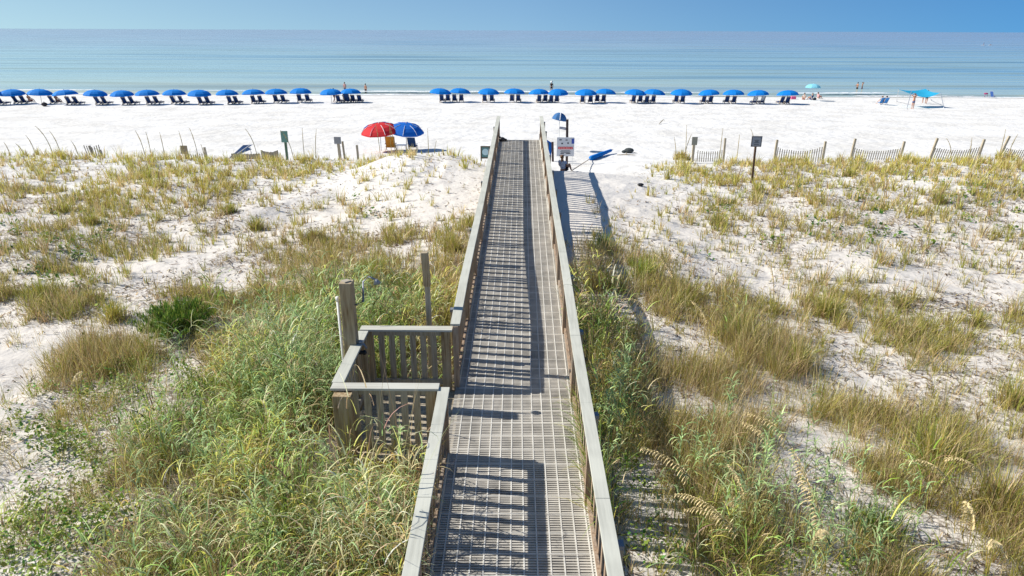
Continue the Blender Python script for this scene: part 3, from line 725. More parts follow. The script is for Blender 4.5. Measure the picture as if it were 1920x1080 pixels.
# towels on chairs under the second umbrella from the right end
M_STR = bpy.data.materials.new('striped_towel'); M_STR.use_nodes = True
_t = M_STR.node_tree; _w = _t.nodes.new('ShaderNodeTexWave'); _w.inputs['Scale'].default_value = 3.2; _w.bands_direction = 'X'; _r = _t.nodes.new('ShaderNodeValToRGB'); _r.color_ramp.interpolation = 'CONSTANT'
_r.color_ramp.elements[0].color = (.02, .08, .2, 1); _r.color_ramp.elements[1].position = .5; _r.color_ramp.elements[1].color = (.75, .75, .72, 1)
_c = _t.nodes.new('ShaderNodeTexCoord'); _t.links.new(_c.outputs['Object'], _w.inputs[0]); _t.links.new(_w.outputs['Fac'], _r.inputs[0]); _t.links.new(_r.outputs[0], _t.nodes['Principled BSDF'].inputs['Base Color'])
for cx, lab in ((1414, 'striped blue and white towel hung over the left chair back'), (1428, 'striped blue and white towel hung over the right chair back')):
    q = atz(cx, 191.5, -2.35); q.z = beachz(q.x, q.y); m = MB(); m.bar((0, -.2, .42), (0, -.56, .97), .44, .012); m.bar((0, -.5, 1.0), (0, -.3, .86), .44, .012)
    tag(m.build('towel', M_STR, loc=q), lab, 'towel', 'striped towels on chair backs')
# large sun-worn chair back beside the gap
c = copy_tree(proto_c); q = atz(652, 189.5, -2.35); q.z = beachz(q.x, q.y); c.location = q; c.scale = (1.5, 1.2, 1.25); tag(c, 'largest dark blue chair, tall back, between two smaller ones beside the gap', 'chair', GC)
# pale cyan umbrella and party on the right
o = make_umbrella('sun_umbrella', 'pale cyan beach umbrella standing alone near the water', .95, .42, 1.72, M_PALE, M_PVC)
q = atz(1521, 186.5, -2.5); q.z = beachz(q.x, q.y); o.location = q
def put(o, px, py, dz=0):
    q = at(px, py); o.location = (q.x, q.y, q.z + dz); return o
tw = lambda c, n: mat(n, c, .85, .1)
person('person with dark hair sitting on sand left of the pale cyan umbrella', at(1507, 187), R(150), 'ground', M_SKIN, M_HAIR, tw((.6, .55, .5), 'cream_cloth'), tw((.5, .3, .3), 'rose_cloth'))
person('person in dark blue sitting right under the pale cyan umbrella', at(1521, 187.5), R(20), 'ground', M_SKIN, M_FAIR, tw((.03, .06, .2), 'navy_cloth'), tw((.03, .06, .2), 'navy_cloth'))
person('person in pink sitting on sand at the right of the pale cyan umbrella', at(1534, 185.5), R(-60), 'ground', M_SKIN, M_FAIR, tw((.7, .4, .4), 'pink_cloth'), tw((.6, .6, .6), 'light_cloth'))
m = MB(); m.box((0, 0, .2), (.62, .4, .36)); m.tube([(-.2, 0, .36), (-.15, 0, .52), (.15, 0, .52), (.2, 0, .36)], .02, 6)
tag(put(m.build('beach_bag', tw((.72, .14, .3), 'hot_pink'), bevel=.04), 1487, 186), 'pink beach bag on the sand right of the last blue umbrella', 'bag')
m = MB(); m.ball((0, 0, .17), (.26, .2, .19), 10, 7); m.tube([(-.1, 0, .3), (0, 0, .42), (.1, 0, .3)], .015, 6)
tag(put(m.build('beach_bag', tw((.03, .04, .06), 'dark_cloth'), smooth=True), 1527, 188), 'dark bag on the sand below the pale cyan umbrella', 'bag')
m = MB(); m.ball((0, 0, .2), (.32, .26, .22), 10, 7); m.tube([(-.12, 0, .36), (0, 0, .5), (.12, 0, .36)], .018, 6)
tag(put(m.build('beach_bag', tw((.05, .045, .05), 'charcoal_cloth'), smooth=True), 84, 199), 'dark round bag on sand beside the third umbrella pole', 'bag')
person('person lying back in a chair under the second umbrella from the left', (lambda q: (q.x, q.y, q.z + .06))(at(57, 195)), R(-10), 'sit', M_SKIND, M_HAIR, None, tw((.12, .05, .05), 'maroon_cloth'))
person('person sitting in a chair under the third umbrella from the left', (lambda q: (q.x, q.y, q.z + .06))(at(108, 195)), R(-10), 'sit', M_SKIND, M_HAIR, None, tw((.12, .05, .05), 'maroon_cloth'))
person('person in dark shirt standing at a chair left of the wide gap', at(627, 192), R(-30), 'walk', M_SKIN, M_HAIR, tw((.06, .05, .08), 'dark_cloth2'), tw((.25, .15, .15), 'brown_cloth'), scale=.97, arms='fwd')
# bathers
def water(px, py, depth):
    q = atz(px, py, SEA); q.z = SEA - depth; return q
person('person with dark hair standing knee deep in the sea at the wide gap', water(686, 173.5, .45), R(150), 'stand', M_SKIN, M_HAIR, None, tw((.02, .02, .03), 'black_cloth'), arms='down')
person('person in pink wading behind the umbrellas left of the gap', water(647, 171, .4), R(160), 'stand', M_SKIN, M_FAIR, tw((.6, .35, .35), 'pink_cloth'), tw((.2, .2, .3), 'slate_cloth'))
person('person in white hat standing in the shallows behind the umbrella row', water(1034, 171, .3), R(170), 'stand', M_SKIND, M_HAIR, tw((.05, .05, .05), 'black_cloth'), tw((.05, .05, .08), 'black_cloth'), hat=M_WHITE)
person('left one of two bathers standing waist deep in the sea', water(1607, 166.5, .7), R(120), 'stand', M_SKIN, M_HAIR, None, tw((.05, .05, .08), 'black_cloth'), scale=1.0, arms='fwd')
person('right one of two bathers standing waist deep in the sea', water(1616, 166.5, .7), R(-120), 'stand', M_SKIN, M_FAIR, None, tw((.5, .1, .1), 'red_cloth'), scale=1.0, arms='head')
# far paddle boards
for px_, lab, st in ((1844, 'white paddle board far out with a person standing on it', 1), (1857.5, 'white paddle board far out at the right, with a seated rider', 0)):
    q = atz(px_, 85, SEA); m = MB(); m.ball((0, 0, .06), (1.9, .5, .14), 14, 6); b = m.build('paddle_board', M_WHITE, smooth=True); b.location = q; tag(b, lab, 'paddle board', 'far paddle boards')
    person('tiny person %s a far white paddle board' % ('standing on' if st else 'seated on'), q + Vector((0, 0, .15)), R(90), 'stand' if st else 'ground', M_SKIND, M_HAIR, tw((.03, .06, .2), 'navy_cloth'), tw((.03, .06, .2), 'navy_cloth'))
# two people in low blue chairs
M_SKY = mat('sky_blue_fabric', (.06, .26, .62), .8, .2)
def low_chair(label, fabric, loc, rz, framem=M_ALU, hs=1.0, group=None):
    t = thing('beach_chair', label, 'chair', loc, rz, group); m = MB()
    for s in (-1, 1):
        m.tube([(s * .27, -.30, .0), (s * .27, .28, .30), (s * .27, .42, .0)], .013, 6); m.tube([(s * .27, .35, .0), (s * .27, -.1, .28)], .013, 6)
        m.tube([(s * .25, .0, .18), (s * .25, -.36, .86 * hs)], .014, 6); m.bar((s * .29, -.2, .42), (s * .29, .22, .42), .05, .02); m.tube([(s * .27, .15, .25), (s * .27, .15, .42)], .012, 6)
    m.tube([(-.25, -.36, .86 * hs), (.25, -.36, .86 * hs)], .014, 6); m.build('frame', framem, t)
    m = MB(); m.bar((0, -.01, .2), (0, -.35, .84 * hs), .47, .02); m.build('backrest', fabric, t)
    m = MB(); m.bar((0, 0, .2), (0, .40, .28), .47, .02); m.build('seat', fabric, t)
    return t
for px_, n_, tp in ((1651, 'left', tw((.35, .45, .6), 'light_blue_cloth')), (1659, 'right', tw((.03, .05, .09), 'dark_cloth3'))):
    q = at(px_, 196.5); low_chair('bright blue beach chair, %s one of the pair left of the tent' % n_, M_SKY, q, R(10), M_WHITE, 1.0, 'bright blue chairs left of the tent')
    person('seated person in the %s bright blue chair left of the tent' % n_, q, R(10), 'sit', M_SKIN, M_FAIR if n_ == 'left' else M_HAIR, tp, tp, scale=.95, group='pair seated left of the tent')
# man by the tent, others
person('shirtless man in grey blue shorts standing at the turquoise tent', at(1710.5, 204.5), R(10), 'stand', mat('sunburnt_skin', (.62, .30, .18), .55, .3), M_FAIR, None, tw((.17, .2, .33), 'greyblue_cloth'), scale=1.0, arms='head')
person('dark haired person walking under the turquoise tent', at(1735.5, 195), R(-40), 'walk', M_SKIND, M_HAIR, tw((.08, .03, .03), 'maroon_cloth2'), tw((.03, .03, .05), 'black_cloth'), scale=.95)
person('small child standing behind the turquoise tent beside an adult', at(1729.5, 193), R(40), 'stand', M_SKIN, M_FAIR, None, tw((.5, .3, .25), 'coral_cloth'), scale=.62)
tn = thing('sun_tent', 'turquoise cloth sun tent with four sagging corners on poles', 'tent', (0, 0, 0))
c = [at(1700, 205), at(1770, 203)]
A = atY(1709, 171, c[0].y + 1.1); B = atY(1763.5, 173.5, c[1].y + .8); D = atY(1685, 167.5, c[0].y + 4.3); Cc = atY(1735.5, 166.5, c[1].y + 3.6)
tn.location = (A.x, A.y, beachz(A.x, A.y)); org = Vector(tn.location)
m = MB(); N_ = 12; VV = []
for i in range(N_ + 1):
    for j in range(N_ + 1):
        u = i / N_; v = j / N_; p = A.lerp(B, u).lerp(D.lerp(Cc, u), v)
        sg = (1 - (2 * u - 1) ** 2) * (1.25 - .9 * v) + (1 - (2 * v - 1) ** 2) * .30; cen = (A + B + Cc + D) / 4
        pull = .06 * ((1 - (2 * u - 1) ** 2) * abs(2 * v - 1) + (1 - (2 * v - 1) ** 2) * abs(2 * u - 1)); p = p.lerp(Vector((cen.x, cen.y, p.z)), pull)
        p.z -= sg * .5; VV.append(p - org)
m.add(VV, [(i * (N_ + 1) + j, (i + 1) * (N_ + 1) + j, (i + 1) * (N_ + 1) + j + 1, i * (N_ + 1) + j + 1) for i in range(N_) for j in range(N_)])
m.build('canopy', M_TENT, tn, smooth=True)
for tp, ft in ((A, c[0]), (B, c[1]), (D, at(1681, 190)), (Cc, at(1746, 188))):
    m = MB(); ft = ft.copy(); m.tube([ft - org, tp - org], .03, 6); m.ball(ft - org, .1, 8, 5); m.build('tent_pole', M_ALU, tn)
# chair and pink things at the far right waterline
q = at(1860, 184); low_chair('dark blue beach chair alone at the far right by the water', tw((.05, .12, .36), 'deep_blue_fabric'), q, R(-75), M_ALU, 1.1)
m = MB(); m.ball((0, 0, .55), (.3, .25, .12), 10, 6); m.tube([(-.2, -.15, 0), (-.15, -.1, .5)], .02, 5); m.tube([(.2, -.15, 0), (.15, -.1, .5)], .02, 5); m.tube([(0, .2, 0), (0, .12, .5)], .02, 5)
tag(put(m.build('folding_stool', tw((.35, .06, .16), 'wine_cloth'), smooth=True), 1847, 183), 'dark pink folding stool beside the lone chair at the far right', 'stool')

# ------------------------------------------------------------------ upper beach
u1 = make_umbrella('sun_umbrella', 'red beach umbrella with a blue top panel, tilted left', 1.16, .44, 1.22, M_RED, M_ALU, None, (R(7), R(-5)))
q = atYg(714, 43.8); u1.location = q; u1.rotation_euler.z = .25
U1 = u1; sc = 1.04; u1.scale = (sc, sc, sc)
m = MB()                                                          # blue panels at the back of the red canopy
cv = canopy_mesh(1.17, .45); RT = Matrix.Rotation(R(7), 3, 'X') @ Matrix.Rotation(R(-5), 3, 'Y')
fs = [f for f in cv.f if sum(cv.v[i][1] for i in f) / 4 > .30]
m.add([tuple(RT @ Vector(v) + Vector((0, 0, 1.232))) for v in cv.v], fs); m.build('blue_panel', M_RBLUE, u1)
m = MB()
for k in range(16):
    if k % 2: continue
    pts = [Vector(cv.v[i * 16 + k]) * 1.008 for i in range(1, 5)]
    m.tube([RT @ p + Vector((0, 0, 1.235)) for p in pts], .013, 4)
m.build('white_seams', M_WHITE, u1)
u2 = make_umbrella('sun_umbrella', 'royal blue beach umbrella with white seams, tilted right', 1.16, .44, 1.25, M_RBLUE, M_CHW, None, (R(7), R(8)))
q = atYg(762, 44.2); u2.location = q; u2.rotation_euler.z = -.2
m = MB(); RT = Matrix.Rotation(R(7), 3, 'X') @ Matrix.Rotation(R(8), 3, 'Y')
for k in (0, 2, 4, 6, 8, 10, 12, 14):
    pts = [Vector(cv.v[i * 16 + k]) * 1.004 for i in range(1, 5)]
    m.tube([RT @ p + Vector((0, 0, 1.252)) for p in pts], .014, 4)
m.build('white_seams', M_WHITE, u2)
def hang_(px, y, zoff=0, dx=0):
    return None
yb_ = 44.0
low_chair('orange striped beach chair between the red and blue umbrellas', M_ORANGE, atYg(732.5, yb_), R(3), M_CHW, 1.0).scale = (1.15, 1.1, 1.12)
low_chair('navy and grey beach chair under the royal blue umbrella', tw((.04, .09, .2), 'navy_fabric'), atYg(773, yb_), R(-4), M_ALU, 1.0)
m = MB(); m.box((0, 0, .36), (.62, .4, .025))
tb = thing('camp_table', 'small low folding table between the orange and navy chairs', 'table', atYg(752.5, yb_)); m.build('table_top', M_ALU, tb)
for sx in (-.27, .27):
    for sy in (-.16, .16): m = MB(); m.tube([(sx, sy, 0), (sx * .9, sy * .9, .35)], .012, 5); m.build('leg', M_ALU, tb)
# sign posts and stakes along the dune edge
M_SIGNB = mat('sign_brown', (.10, .06, .04), .7, .2, noise=5, amp=.2)
def stake(px, pyt, pyb, lean=0, wd=.10, label='', m_=None, ytop=None, name='fence_post', cat='post', group=None, dy=0, Y=None):
    b = atYg(px, Y) if Y else at(px, pyb); b.y += dy; b.z = float(gz(b.x, b.y)); tpt = atY(px + lean, pyt, b.y); m = MB()
    h = Vector((tpt.x, tpt.y, tpt.z)) - b
    m.bar((0, 0, -.3), h, wd, wd, up=(0, 1, 0)); o = m.build(name, m_ or M_GREYW, loc=b, bevel=.004); tag(o, label, cat, group); return o, h
GF = 'weathered posts along the dune edge'
stake(190, 281, 306, -3, .10, 'right one of two short grey posts at the far left dune edge', Y=34.4, group=GF); stake(173, 273, 304, -6, .09, 'left one of two short grey posts at the far left dune edge', Y=34.6, group=GF)
stake(385, 276, 300, -2, .09, 'short grey post right of the small tan board at the left dune edge', Y=35, group=GF)
stake(670, 272, 291, -1, .10, 'short grey post left of the red umbrella', Y=36.3, group=GF)
stake(645, 265, 292, -3, .09, 'thin brown post close behind the small grey board on the dune edge', Y=36.3, group=GF)
o, h = stake(347, 273, 300, -2, .12, 'short post carrying a small tan board at the left dune edge', Y=35.2, name='marker_post', cat='sign post'); m = MB(); m.box(h + Vector((0, -.07, -.2)), (.36, .03, .42)); m.build('board', mat('tan_board', (.32, .26, .18), .8, .2), o)
o, h = stake(636, 257, 291, -3, .13, 'short post carrying a small grey board left of the red umbrella', Y=36.1, name='marker_post', cat='sign post'); m = MB(); m.box(h + Vector((0, -.08, -.16)), (.36, .03, .36)); m.build('board', mat('grey_board', (.30, .30, .31), .8, .2), o)
o, h = stake(535.5, 246, 294, -2.5, .11, 'tall green post with a green rectangular board on the dune edge', Y=36, m_=mat('green_post', (.10, .16, .10), .8, .2), name='marker_post', cat='sign post'); m = MB(); m.box(h + Vector((0, -.075, -.27)), (.36, .03, .58)); m.build('board', mat('green_board', (.16, .30, .25), .7, .2), o)
o, h = stake(1301, 257, 283, 1.5, .13, 'short post carrying a small grey board at the left end of the right fence', Y=37.8, name='marker_post', cat='sign post'); m = MB(); m.box(h + Vector((0, -.08, -.2)), (.30, .03, .44)); m.build('board', mat('grey_board2', (.28, .27, .22), .8, .2), o)
# near sign on a brown post
b = at(1409.5, 343); tpz = atY(1418, 262, b.y - .35) ; h = tpz - b; sg = thing('dune_sign', 'square grey sign on a leaning brown post in the dune grass', 'sign', b)
m = MB(); m.bar((0, 0, -.3), h, .065, .09, up=(0, 1, 0)); m.build('post', M_SIGNB, sg)
m = MB(); m.box(h + Vector((0, -.06, -.06)), (.42, .02, .42)); pn = m.build('sign_frame', mat('sign_edge', (.16, .16, .18), .6, .3), sg)
m = MB(); m.box(h + Vector((0, -.072, -.06)), (.33, .008, .33)); m.build('sign_face', mat('sign_grey', (.34, .37, .42), .6, .3), pn)
m = MB()
for k, (wd_, z_) in enumerate(((.18, .05), (.13, .0), (.22, -.05), (.2, -.12))): m.box(h + Vector((0, -.078, -.06 + z_)), (wd_, .004, .022))
m.build('sign_marks', mat('sign_dark', (.05, .05, .06), .6, .3), pn)
# slat fence on the right
posts = [(1360, 259, 290, 0), (1455, 262, 297, 2.5), (1547, 265, 300, 1), (1598, 260, 297, 6), (1692, 265, 302, 4), (1746, 259, 300, 12), (1838, 261, 302, 8), (1874, 255, 297, 19), (1960, 262, 300, 8)]
labs = ['left end post of the sand fence on the right', 'fence post just right of the grey dune sign', 'upright fence post, third from the left in the sand fence', 'slightly leaning fence post, fourth from the left', 'fifth fence post from the left in the sand fence', 'strongly leaning thin fence post between two slat panels', 'leaning fence post, right end of the third full slat panel', 'most strongly leaning fence post near the right picture edge', 'fence post past the right picture edge']
PP = []
for (bx, ty, by, ln), lab in zip(posts, labs):
    o, h = stake(bx, ty, by, ln, .10, lab, group='posts of the right sand fence', Y=35.2 if by > 290 else 37.5); PP.append((Vector(o.location), h))
bb = atYg(1306, 37.5); PP0 = (bb, Vector((0, 0, .9)))
def slats(a, ha, b, hb, label, hh=.85, n=None, group='slat panels of the right sand fence'):
    m = MB(); d = b - a; n = n or int(d.length / .115)
    for i in range(1, n):
        t = i / n; p = a.lerp(b, t); sag = 4 * t * (1 - t); p.z = float(gz(p.x, p.y)) - .05
        up = ha.normalized().lerp(hb.normalized(), t).normalized(); H = hh * (1 - .22 * sag) + random.uniform(-.02, .02)
        m.bar(p - a, p - a + up * H, .042, .012, up=(0, 1, 0))
    for f in (.3, .72):
        pts = []
        for i in range(0, 13):
            t = i / 12; p = a.lerp(b, t); p.z = float(gz(p.x, p.y)); up = ha.normalized().lerp(hb.normalized(), t); pts.append(p - a + up * (hh * (1 - .22 * 4 * t * (1 - t)) * f))
        m.tube(pts, .005, 4)
    o = m.build('slat_fence', M_SLAT, loc=a); tag(o, label, 'fence', group)
slats(PP0[0], PP0[1], PP[0][0], PP[0][1], 'short faded slat panel at the left end of the right sand fence', .75)
slats(PP[1][0], PP[1][1], PP[2][0], PP[2][1], 'slat panel right of the grey dune sign')
slats(PP[3][0], PP[3][1], PP[4][0], PP[4][1], 'middle slat panel with its top sagging between leaning posts')
slats(PP[5][0], PP[5][1], PP[6][0], PP[6][1], 'slat panel left of the most strongly leaning post')
slats(PP[7][0], PP[7][1], PP[8][0], PP[8][1], 'slat panel cut by the right picture edge')
a = atYg(157, 34.6); b = atYg(190, 34.4); slats(a, Vector((-.2, 0, 1)), b, Vector((-.05, 0, 1)), 'broken slat panel between two posts at the far left', .8, group=None)
a = atYg(342, 35.2); b = atYg(384, 35.1); slats(a, Vector((0, 0, 1)), b, Vector((0, 0, 1)), 'half buried slat panel below the small tan board', .45, group=None)
# tarp-covered frames left of the green board
a = atYg(422, 36.9); b = atYg(470, 37.1); t_ = thing('tarp_shelter', 'collapsed blue and grey shade cloth propped up at the dune edge', 'shelter', a)
h1 = atY(468, 272, b.y) - a; m = MB(); lo = Vector((0, 0, .05)); m.add([lo, lo + Vector((0, .5, 0)), h1 + Vector((0, .5, -.05)), h1 + Vector((.1, 0, -.22)), h1 + Vector((-.35, 0, .0))], [(0, 1, 2, 4), (0, 4, 3)]); m.build('cloth', mat('faded_blue_cloth', (.09, .17, .36), .8, .2, noise=5, amp=.3), t_)
m = MB(); m.tube([(0, 0, 0), h1], .025, 6); m.tube([b - a, h1 + Vector((0, 0, -.05))], .02, 6); m.build('pole', M_ALU, t_)
M_TAN = mat('tan_slats', (.36, .33, .24), .85, .2, noise=8, amp=.3, scale=(1, 1, .1))
slats(atYg(430, 36.4), Vector((0, 0, 1)), atYg(486, 36.5), Vector((0, 0, 1)), 'low half buried slat panel under the collapsed shade cloth', .42, 44, group=None)
slats(atYg(487, 36.5), Vector((0, 0, 1)), atYg(520, 36.6), Vector((0, 0, 1)), 'short tan slat panel just left of the tall green post', .62, 34, group=None)

# things beside the end of the boardwalk
YS = 37.5; b = atYg(1061, YS); bs = thing('beach_sign', 'large white notice board with red band on thin legs right of the boardwalk end', 'sign', b)
def loc(px, py, Y=YS): return atY(px, py, Y) - b
tl, br_ = loc(1044.5, 257.5), loc(1076, 293); cx_ = (tl.x + br_.x) / 2; W_ = br_.x - tl.x; H_ = tl.z - br_.z; cz_ = (tl.z + br_.z) / 2
m = MB(); m.box((cx_, 0, cz_), (W_, .03, H_)); pn = m.build('board', mat('board_white', (.62, .64, .68), .5, .3), bs)
m = MB(); m.box((cx_, -.02, cz_ - H_ * .06), (W_ * .84, .012, H_ * .13)); m.build('red_band', mat('sign_red', (.62, .08, .09), .5, .3), pn)
m = MB()
for i, wl in enumerate((.05, .035, .05, .03, .045, .05, .035, .04)): m.box((cx_ - W_ * .33 + i * W_ * .095, -.029, cz_ - H_ * .06), (wl, .006, H_ * .055))
m.build('band_marks', mat('pale_red', (.75, .45, .45), .5, .3), pn)
m = MB()
for (ox, oz, ww, hh_) in ((-.20, .18, .09, .07), (.14, .2, .09, .07), (-.3, .37, .14, .05), (.05, .36, .12, .04), (0, -.2, .5, .02), (0, -.26, .6, .02), (-.18, -.36, .2, .035), (.16, -.35, .26, .035), (0, -.31, .5, .018), (-.2, -.45, .3, .02)):
    m.box((cx_ + ox * W_, -.02, cz_ + oz * H_), (ww * W_, .01, hh_ * H_))
m.build('sign_marks', mat('sign_ink', (.03, .03, .05), .5, .3), pn)
m = MB(); m.box((cx_ + W_ * .42, -.02, cz_ + H_ * .30), (W_ * .16, .01, H_ * .26)); m.build('blue_patch', mat('sign_blue', (.05, .10, .42), .5, .3), pn)
for px_ in (1048.5, 1073): m = MB(); p0 = loc(px_, 293); m.tube([(p0.x, .03, -.2), (p0.x, .03, p0.z + H_)], .018, 6); m.build('leg', M_PVC, bs)
dp = thing('flag_post', 'tall dark post with a small white arm board behind the notice board', 'post', atYg(1064, YS + .6)); tp = atY(1063.7, 224, YS + .6) - Vector(dp.location)
m = MB(); m.bar((0, 0, -.3), tp, .13, .13, up=(0, 1, 0)); m.build('post', mat('dark_timber', (.085, .06, .055), .8, .2, noise=6, amp=.2), dp)
ab = atY(1056, 240.5, YS + .6) - Vector(dp.location); m = MB(); m.box(ab, (.40, .03, .13), Matrix.Rotation(R(8), 3, 'Y')); m.build('arm_board', mat('purple_grey', (.25, .24, .32), .6, .3), dp)
m = MB(); m.box(ab + Vector((-.02, -.02, .0)), (.30, .008, .035), Matrix.Rotation(R(8), 3, 'Y')); m.build('arm_board_marks', M_WHITE, dp)
su = make_umbrella('sun_umbrella', 'small dark blue umbrella with one white stripe on a white pole near the dark post', .50, .36, 1.75, mat('dusk_blue', (.05, .15, .34), .8, .2), M_PVC, None, (R(0), R(10)), rib=False)
q = atY(1049, 223.5, YS + 7); gq = float(gz(q.x, q.y)); su.location = (q.x, q.y, gq); su.scale = (1, 1, (q.z - gq) / 1.75)
m = MB(); RT = Matrix.Rotation(R(10), 3, 'Y'); cv2 = canopy_mesh(.5, .36)
pts = [Vector((0, -.505 * r_, .36 * z_ + .01)) for r_, z_ in ((0, 1), (.35, .93), (.65, .72), (.87, .38), (1, 0))]
m.tube([RT @ p + Vector((0, 0, 1.75)) for p in pts], .03, 5); m.build('white_stripe', M_WHITE, su)
# brown post and blue board
bp = stake(1037, 266, 303, -1, .12, 'short brown post touching the right rail near the boardwalk end', MATS['dark_timber'], group=None, dy=0)[0]
q = Vector(bp.location); m = MB(); m.add([Vector(v) for v in ((-.45, -.02, .9), (-.02, -.02, .66), (-.14, -.02, -.15), (-.45, .03, .9), (-.02, .03, .66), (-.14, .03, -.15))], [(0, 2, 1), (3, 4, 5), (0, 1, 4, 3), (1, 2, 5, 4), (2, 0, 3, 5)])
tag(m.build('pennant', M_RBLUE, loc=q + Vector((0, .15, .35))), 'blue pointed pennant left of the short brown post', 'flag')
# left framed sign
q = at(909, 302); fs_ = thing('framed_sign', 'brown framed teal notice sign just left of the boardwalk end', 'sign', q); tl = atY(902, 275, q.y) - q; br_ = atY(915, 296, q.y) - q; W_ = br_.x - tl.x + .1; H_ = tl.z - br_.z; c_ = Vector(((tl.x + br_.x) / 2 + .05, 0, (tl.z + br_.z) / 2))
m = MB()
for s in (-1, 1): m.box(c_ + Vector((s * W_ / 2, 0, 0)), (.07, .06, H_)); m.box(c_ + Vector((0, 0, s * H_ / 2)), (W_ + .07, .07, .07)); m.box((c_.x + s * W_ / 2, 0, c_.z / 2 - .2), (.07, .055, c_.z + .3))
m.build('frame', mat('frame_brown', (.12, .10, .07), .8, .2), fs_)
m = MB(); m.box(c_, (W_, .03, H_)); fc = m.build('face', mat('teal_face', (.10, .22, .22), .5, .3), fs_)
m = MB(); m.tube([c_ + Vector((0, -.02, .02)), c_ + Vector((0, -.03, .02))], W_ * .38, 20); m.build('emblem', mat('pale_teal', (.45, .62, .66), .5, .3), fc)
# sitting person
person('person in white and blue shirt sitting on sand beside the right rail end', atYg(1057.5, 30.6), R(-35), 'ground', M_SKIND, M_FAIR, mat('white_blue_shirt', (.5, .55, .68), .8, .1, noise=9, amp=.5), tw((.03, .03, .04), 'black_cloth'), scale=.92)
# rolled umbrella
fo_ = thing('folded_umbrella', 'long folded bright blue umbrella lying on the sand with a thin pole', 'umbrella', at(1105, 301)); b0 = Vector(fo_.location)
e1 = atY(1148, 281, b0.y + 3.7) - b0; s0 = Vector((.06, 0, .12)); m = MB(); m.tube([s0, s0.lerp(e1, .03), s0.lerp(e1, .5), s0.lerp(e1, .93), e1], [.09, .15, .13, .09, .02], 10); m.build('rolled_canopy', M_BLUE, fo_, smooth=True)
pe = at(1072, 322) - b0; m = MB(); m.tube([pe + Vector((0, 0, .05)), s0, e1 * 1.04], .022, 6); m.build('pole', M_CHW, fo_)
m = MB(); m.ball((0, 0, .16), (.32, .24, .17), 12, 8); m.ball((-.32, -.05, .1), (.16, .14, .1), 8, 6); m.tube([(.3, -.05, .03), (.55, -.1, .0)], .03, 6)
tag(put(m.build('gear_bag', mat('dark_gear', (.06, .07, .07), .8, .2, noise=6, amp=.5), smooth=True), 1179, 287), 'dark lumpy gear bag lying on open sand right of the folded umbrella', 'bag')
m = MB(); m.tube([(-.55, 0, .03), (0, .02, .06), (.6, 0, .03)], [.02, .035, .02], 6); m.tube([(0, 0, .05), (.06, -.03, .16)], .03, 6)
tag(put(m.build('driftwood', M_GREYW), 1173, 291.5), 'thin grey driftwood stick just below the gear bag', 'driftwood')
m = MB(); m.tube([(-.25, -.6, .02), (0, 0, .12), (.35, .5, .3), (.5, .55, .25)], [.02, .045, .035, .015], 6)
tag(put(m.build('driftwood', M_GREYW), 1238, 232), 'curved driftwood branch on the white beach right of the boardwalk', 'driftwood')
m = MB(); m.ball((0, 0, .06), (.13, .1, .06), 8, 6); tag(put(m.build('bottle_litter', M_BLACK), 1201, 349), 'small dark clod on bare sand right of the boardwalk', 'stone')

# ------------------------------------------------------------------ vegetation
def leafmat(name, trans=.32):
    m = bpy.data.materials.new(name); m.use_nodes = True; t = m.node_tree; N = t.nodes; L = t.links; p = N['Principled BSDF']
    p.inputs['Roughness'].default_value = .5; p.inputs['Specular IOR Level'].default_value = .3
    a = N.new('ShaderNodeAttribute'); a.attribute_name = 'col'; L.new(a.outputs['Color'], p.inputs['Base Color'])
    tr = N.new('ShaderNodeBsdfTranslucent'); L.new(a.outputs['Color'], tr.inputs['Color']); ms = N.new('ShaderNodeMixShader'); ms.inputs[0].default_value = trans
    L.new(p.outputs[0], ms.inputs[1]); L.new(tr.outputs[0], ms.inputs[2]); L.new(ms.outputs[0], N['Material Output'].inputs[0]); return m
M_LEAF = leafmat('grass_blades')
def blade_arrays(B, h, az, lean, wd, col, K=4, droop=1.0, tilt=None):
    """curved tapering blades; B base points, h length, az bend direction, lean bend amount (radians)"""
    n = len(B); t = np.linspace(0, 1, K + 1)
    ang0 = lean * .25 if tilt is None else tilt; pos = np.zeros((n, K + 1, 3)); pos[:, 0] = B
    for k in range(K):
        a = ang0 + lean * droop * ((k + .5) / K) ** 1.3; sl = h / K
        pos[:, k + 1, 0] = pos[:, k, 0] + np.cos(az) * np.sin(a) * sl
        pos[:, k + 1, 1] = pos[:, k, 1] + np.sin(az) * np.sin(a) * sl
        pos[:, k + 1, 2] = pos[:, k, 2] + np.cos(a) * sl
    sa = az + np.pi / 2 + rng.normal(0, .7, n); side = np.stack([np.cos(sa), np.sin(sa), np.zeros(n)], -1)
    Vv = np.zeros((n, 2 * K + 1, 3))
    for k in range(K):
        ww = (wd * (1 - .75 * (k / K) ** 1.5))[:, None] / 2
        Vv[:, 2 * k] = pos[:, k] - side * ww; Vv[:, 2 * k + 1] = pos[:, k] + side * ww
    Vv[:, 2 * K] = pos[:, K]
    q = [(2 * k, 2 * k + 1, 2 * k + 3, 2 * k + 2) for k in range(K - 1)]
    base = np.arange(n)[:, None] * (2 * K + 1)
    Qd = (base[:, :, None] + np.array(q)[None]).reshape(-1, 4); Tr = base + np.array([[2 * K - 2, 2 * K - 1, 2 * K]])
    return Vv.reshape(-1, 3), Qd, Tr, np.repeat(col, 2 * K + 1, 0)
def merge(parts):
    o = 0; V_, Q_, T_, C_ = [], [], [], []
    for v, q, t, c in parts: V_.append(v); Q_.append(q + o); T_.append(t + o); C_.append(c); o += len(v)
    return np.concatenate(V_), np.concatenate(Q_), np.concatenate(T_), np.concatenate(C_)
